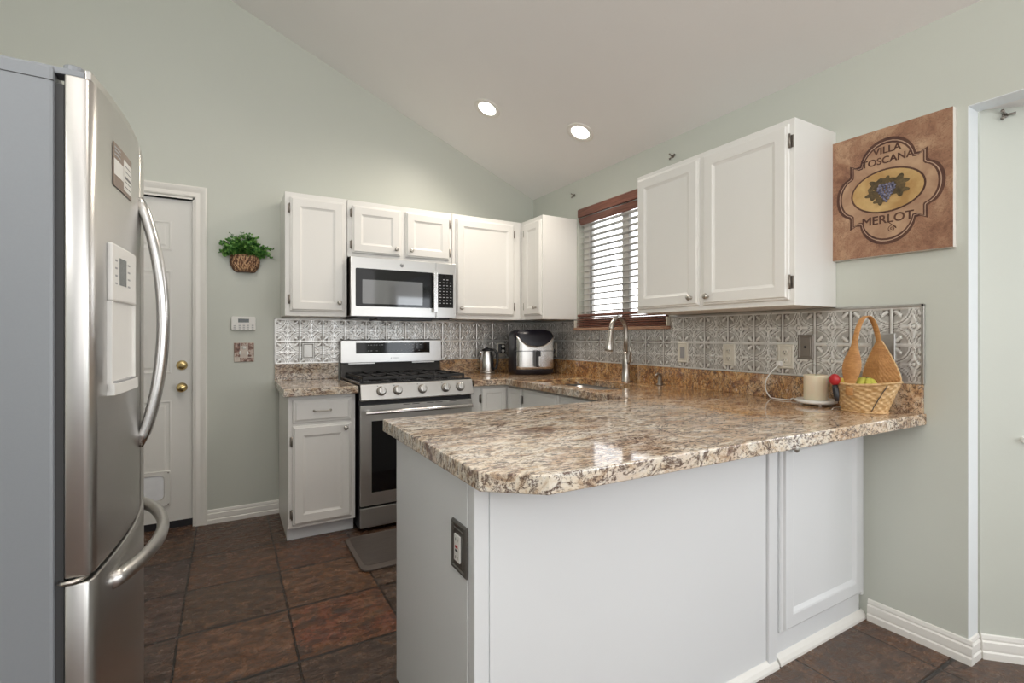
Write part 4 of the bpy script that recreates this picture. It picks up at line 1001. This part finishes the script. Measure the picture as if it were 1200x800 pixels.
# candle warmer
cx_, cy_ = -.112, -2.535
t = thing('candle_warmer','round cream candle warmer dish with cord near the basket','candle warmer',(cx_,cy_,TZ))
MB().lathe([(.060,.008),(.074,.008),(.082,.013),(.082,.020),(.076,.026),(.060,.022),(.020,.022)],(cx_,cy_,TZ),(0,0,1),36).build('dish', M_WPL, t)
for k in range(4): a = PI/4+k*PI/2; MB().lathe([(.006,0),(.007,.009)],(cx_+.058*math.cos(a),cy_+.058*math.sin(a),TZ),(0,0,1),10).build('foot', M_WPL, t)
cz = TZ+.004
cord = bez((-.018,-2.313,1.085),(-.09,-2.27,1.02),(-.055,-2.24,.96),(-.075,-2.300,cz),16)+bez((-.075,-2.300,cz),(-.11,-2.36,cz),(-.10,-2.40,cz+.001),(-.075,-2.40,cz),10)[1:]+bez((-.075,-2.40,cz),(-.045,-2.38,cz+.012),(-.06,-2.44,cz),(-.09,-2.462,cz+.004),10)[1:]
MB().tube(cord,.0028,8).build('cord', M_WPL, t)
MB().tube(bez((-.05,-2.58,cz+.03),(-.03,-2.66,cz+.02),(-.03,-2.68,cz),(-.13,-2.64,cz-.001),14)+bez((-.13,-2.64,cz-.001),(-.17,-2.63,cz),(-.21,-2.66,cz),(-.235,-2.665,cz),10)[1:],.0022,8).build('cord', M_WPL, t)
B(-.034,-.014,-2.325,-2.300,1.075,1.10).build('plug', M_WPL, t, .003)
t = thing('pillar_candle','thick cream pillar candle standing on the warmer dish','candle',(cx_,cy_,TZ+.022))
MB().lathe([(.046,0),(.048,.003),(.048,.108),(.046,.112),(.040,.110),(.018,.105),(.001,.104)],(cx_,cy_,TZ+.0225),(0,0,1),36).build('wax', M_WAX, t)
MB().tube([(cx_,cy_,TZ+.125),(cx_+.001,cy_,TZ+.136)],.0012,6).build('wick', M_BLK, t)
# wicker basket
bx_, by_ = -.148, -2.745; BH = .112
t = thing('wicker_basket','honey wicker fruit basket with a tall arched handle','basket',(bx_,by_,TZ),0,local=True)
NB = 34; NR = 11
def bs(a, b, off=0):
    th = 2*PI*a; rx = .060+.036*b; ry = .078+.046*b
    row = int(min(b,.999)*NR); s_ = math.sin(th*NB/2); wv = .0024*(1 if row%2 else -1)*s_*abs(math.sin(b*NR*PI))**.6
    z = BH*b + .014*b*abs(math.sin(th))**2
    return ((rx+wv+off)*math.cos(th), (ry+wv+off)*math.sin(th), .002+z)
MB().grid(lambda a,b: bs(a,b), 272, 66, cu=True).prism([bs(i/40,0)[:2] for i in range(40)],.001,.005).build('woven_body', M_WICK, t)
MB().tube([bs(i/60,1.0,.001) for i in range(61)],.0048,8).build('rim', M_WICK, t)
MB().tube([bs((i/60),.01,.002) for i in range(61)],.004,6).build('base_ring', M_WICK, t)
MB().tube([bs(.585+.0*i,.06+.0*i,.004) if False else (bs(.600+.060*i/10,.06+.88*i/10,.003)) for i in range(11)],.0016,6).build('loose_strand', M_MARK, t)
# arched handle across the basket: flared strap in front, wide woven hood against the wall side
def ribbon(P, Wd, side, th=.004):
    mb = MB(); P = [Vector(p) for p in P]; S = Vector(side).normalized(); n = len(P); V = []
    for i,p in enumerate(P):
        T = (P[min(i+1,n-1)]-P[max(i-1,0)]).normalized(); N = T.cross(S).normalized()
        V += [p-S*Wd[i]/2-N*th/2, p+S*Wd[i]/2-N*th/2, p+S*Wd[i]/2+N*th/2, p-S*Wd[i]/2+N*th/2]
    F = [(0,1,2,3),(4*n-4,4*n-1,4*n-2,4*n-3)]
    for i in range(n-1):
        for k in range(4): j=(k+1)%4; F.append((4*i+k,4*i+j,4*i+4+j,4*i+4+k))
    return mb.add(V,F,True)
xf, xb = -.092, .064; yo_ = .012; yb_ = -.030
P = []; Wd = []
for i in range(14):
    s_ = i/13; P.append((xf+.030*s_**1.5, yo_-.006*s_, .070+.20*s_)); Wd.append(.026+.044*math.sin(PI*min(1,max(0,(1-s_)*1.15-.0)))**1.4*(1 if s_>.12 else .8))
xt = P[-1][0]; zt_ = .270
for i in range(1,18):
    a = PI*i/18; c_ = (xt+xb-.008)/2; r_ = (xb-.008-xt)/2; P.append((c_-r_*math.cos(a), yo_-.006+(yb_-yo_+.006)*i/18, zt_+.118*math.sin(a))); Wd.append(.020)
P.append((xb-.008,yb_,.285)); Wd.append(.018)
P.append((xb-.006,yb_,.265)); Wd.append(.018)
r_ = ribbon(P,Wd,(0,1,0)); r_.build('handle', M_WICKD, t, .001, 1)
def hood(a, b):
    s_ = 1-b; hw = .010+.062*(math.sin(min(1,s_*1.02)*PI/2)**1.05) - (.014*max(0,s_-.75)/.25); x = (a-.5)*2
    row = int(min(b,.999)*18); wv = .0011*(1 if row%2 else -1)*math.sin(a*PI*20)*abs(math.sin(b*18*PI))**.6
    return (xb-.006+.020*s_-.020*(1-abs(x))*s_+wv, yb_+x*hw, .090+.195*b)
MB().grid(hood,100,90).build('handle_hood', M_WICKD, t).modifiers.new('thick','SOLIDIFY').thickness = .003
edge = [hood(0,i/20) for i in range(21)]+[hood(1,1-i/20) for i in range(21)]
MB().tube(edge,.0035,6).build('hood_binding', M_WICK, t)
MB().tube([hood(.5,i/12) for i in range(13)],.0028,6).build('hood_rib', M_WICK, t)
ca, sa = 1, 0
def bw(x,y,z): return (bx_+x*ca-y*sa, by_+x*sa+y*ca, TZ+z)
# fruit and gadget in the basket
def banana(mb, base, ang, tilt, ln=.15):
    P = []; R = []
    for i in range(13):
        s_ = i/12; a = s_*1.3-.15
        r_ = .052; P.append((base[0]+math.cos(ang)*(ln*.55*s_)+0, base[1]+math.sin(ang)*(ln*.55*s_), base[2]+.040*math.sin(s_*PI*.9)*tilt)); R.append(.0045+.0125*math.sin(min(1,s_*1.25+.05)*PI)**.55 if 0<s_<1 else .004)
    mb.tube(P,R,8)
t = thing('banana_bunch','bunch of green-yellow bananas in the wicker basket','bananas',bw(.005,-.045,.06))
stub = MB(); S = Vector(bw(.005,-.010,.128))
for k in range(4):
    f = MB(); d_ = Vector((-.7+.10*k,-.40+.34*k-.3,0)).normalized(); d_ = Vector((-.55,(k-1.5)*.42-.1,0)).normalized()
    P = bez(S,S+d_*.020+Vector((0,0,.006)),S+d_*.048+Vector((0,0,-.010)),S+d_*.066+Vector((0,0,-.055)),12)
    f.tube(P,[.005,.007,.010,.012,.013,.0135,.0135,.0135,.013,.012,.010,.007,.004],8); f.build('banana', M_BANANA, t)
MB().tube([S+Vector((.004,0,-.002)),S+Vector((.0,0,.010))],[.009,.007],8).build('stem', plain('banana_stem',(.10,.07,.03),.7), t)
t = thing('lemon','yellow lemon at the left end of the wicker basket','lemon',bw(-.030,.062,.115))
c_ = bw(-.030,.062,.112); MB().ball(c_,.022,18,1.0,1.15,.95).lathe([(.006,0),(.004,.008),(.001,.010)],(c_[0],c_[1]+.026,c_[2]),(0,1,0),8).build('fruit', M_YEL, t)
t = thing('red_fruit','pale yellow pear lying in the middle of the basket','fruit',bw(-.03,.02,.10))
c_ = bw(-.030,.018,.104); MB().ball(c_,.018,16,1.2,1,.9).build('fruit', plain('pear_skin',(.70,.50,.22),.45), t); t.name = 'pear'
gp = Vector(bw(-.100,.062,.125))
t = thing('bottle_opener','red-topped black-handled gadget hooked over the basket rim','kitchen gadget',tuple(gp))
MB().ball(gp+Vector((0,0,.004)),.021,18,.85,1,1.15).build('red_head', M_RED, t)
MB().tube([gp+Vector((-.002,-.002,-.018)),gp+Vector((-.004,-.006,-.035)),gp+Vector((-.006,-.010,-.060)),gp+Vector((-.006,-.012,-.082))],[.010,.012,.011,.008],12).build('handle', M_BLK, t)

# ------------------------------------------------------------------ floor mat
t = thing('floor_mat','dark anti-fatigue mat lying in front of the range','mat',(-1.35,-.95,0))
MB().add(*fill2d([rrect(-1.800,-.95,-1.190,-.715,.045)],.001,.013,.004)).build('mat_border', M_MATE, t)
MB().add(*fill2d([rrect(-1.775,-.975,-1.140,-.740,.03)],.013,.0145,.0005)).build('mat_top', M_MAT, t)

# ------------------------------------------------------------------ recessed ceiling lights
nrm_c = Vector((-SL,0,-1)).normalized()
def can(x, y, label):
    z = rake(x); t = thing('recessed_light', label, 'ceiling light', (x,y,z), group='recessed ceiling lights', local=True)
    MB().lathe([(.095,0),(.095,.003),(.088,.006),(.070,.004),(.062,.0015)],(0,0,0),nrm_c,36,cap=False).build('trim_ring', M_LCAN, t)
    MB().lathe([(.0635,.0005),(.0635,.0016),(.058,.0022)],(0,0,0),nrm_c,36).build('lens', M_LAMP, t)
    d = bpy.data.lights.new('recessed_light_lamp','SPOT'); d.energy = CAN_POWER*4; d.spot_size = math.radians(150); d.spot_blend = .8; d.shadow_soft_size = .06; d.color = (1,.90,.78)
    o = bpy.data.objects.new('lamp', d); COL.objects.link(o); o.parent = t; o.location = nrm_c*.02; o.rotation_euler = nrm_c.to_track_quat('-Z','Y').to_euler()
    return t
can(-.837,-.717,'recessed ceiling light higher on the slope')
can(-.340,-1.122,'recessed ceiling light lower, nearer the window wall')
can(-2.2,-1.7,'recessed ceiling light above the aisle'); can(-1.3,-3.2,'recessed ceiling light above the peninsula seating side')
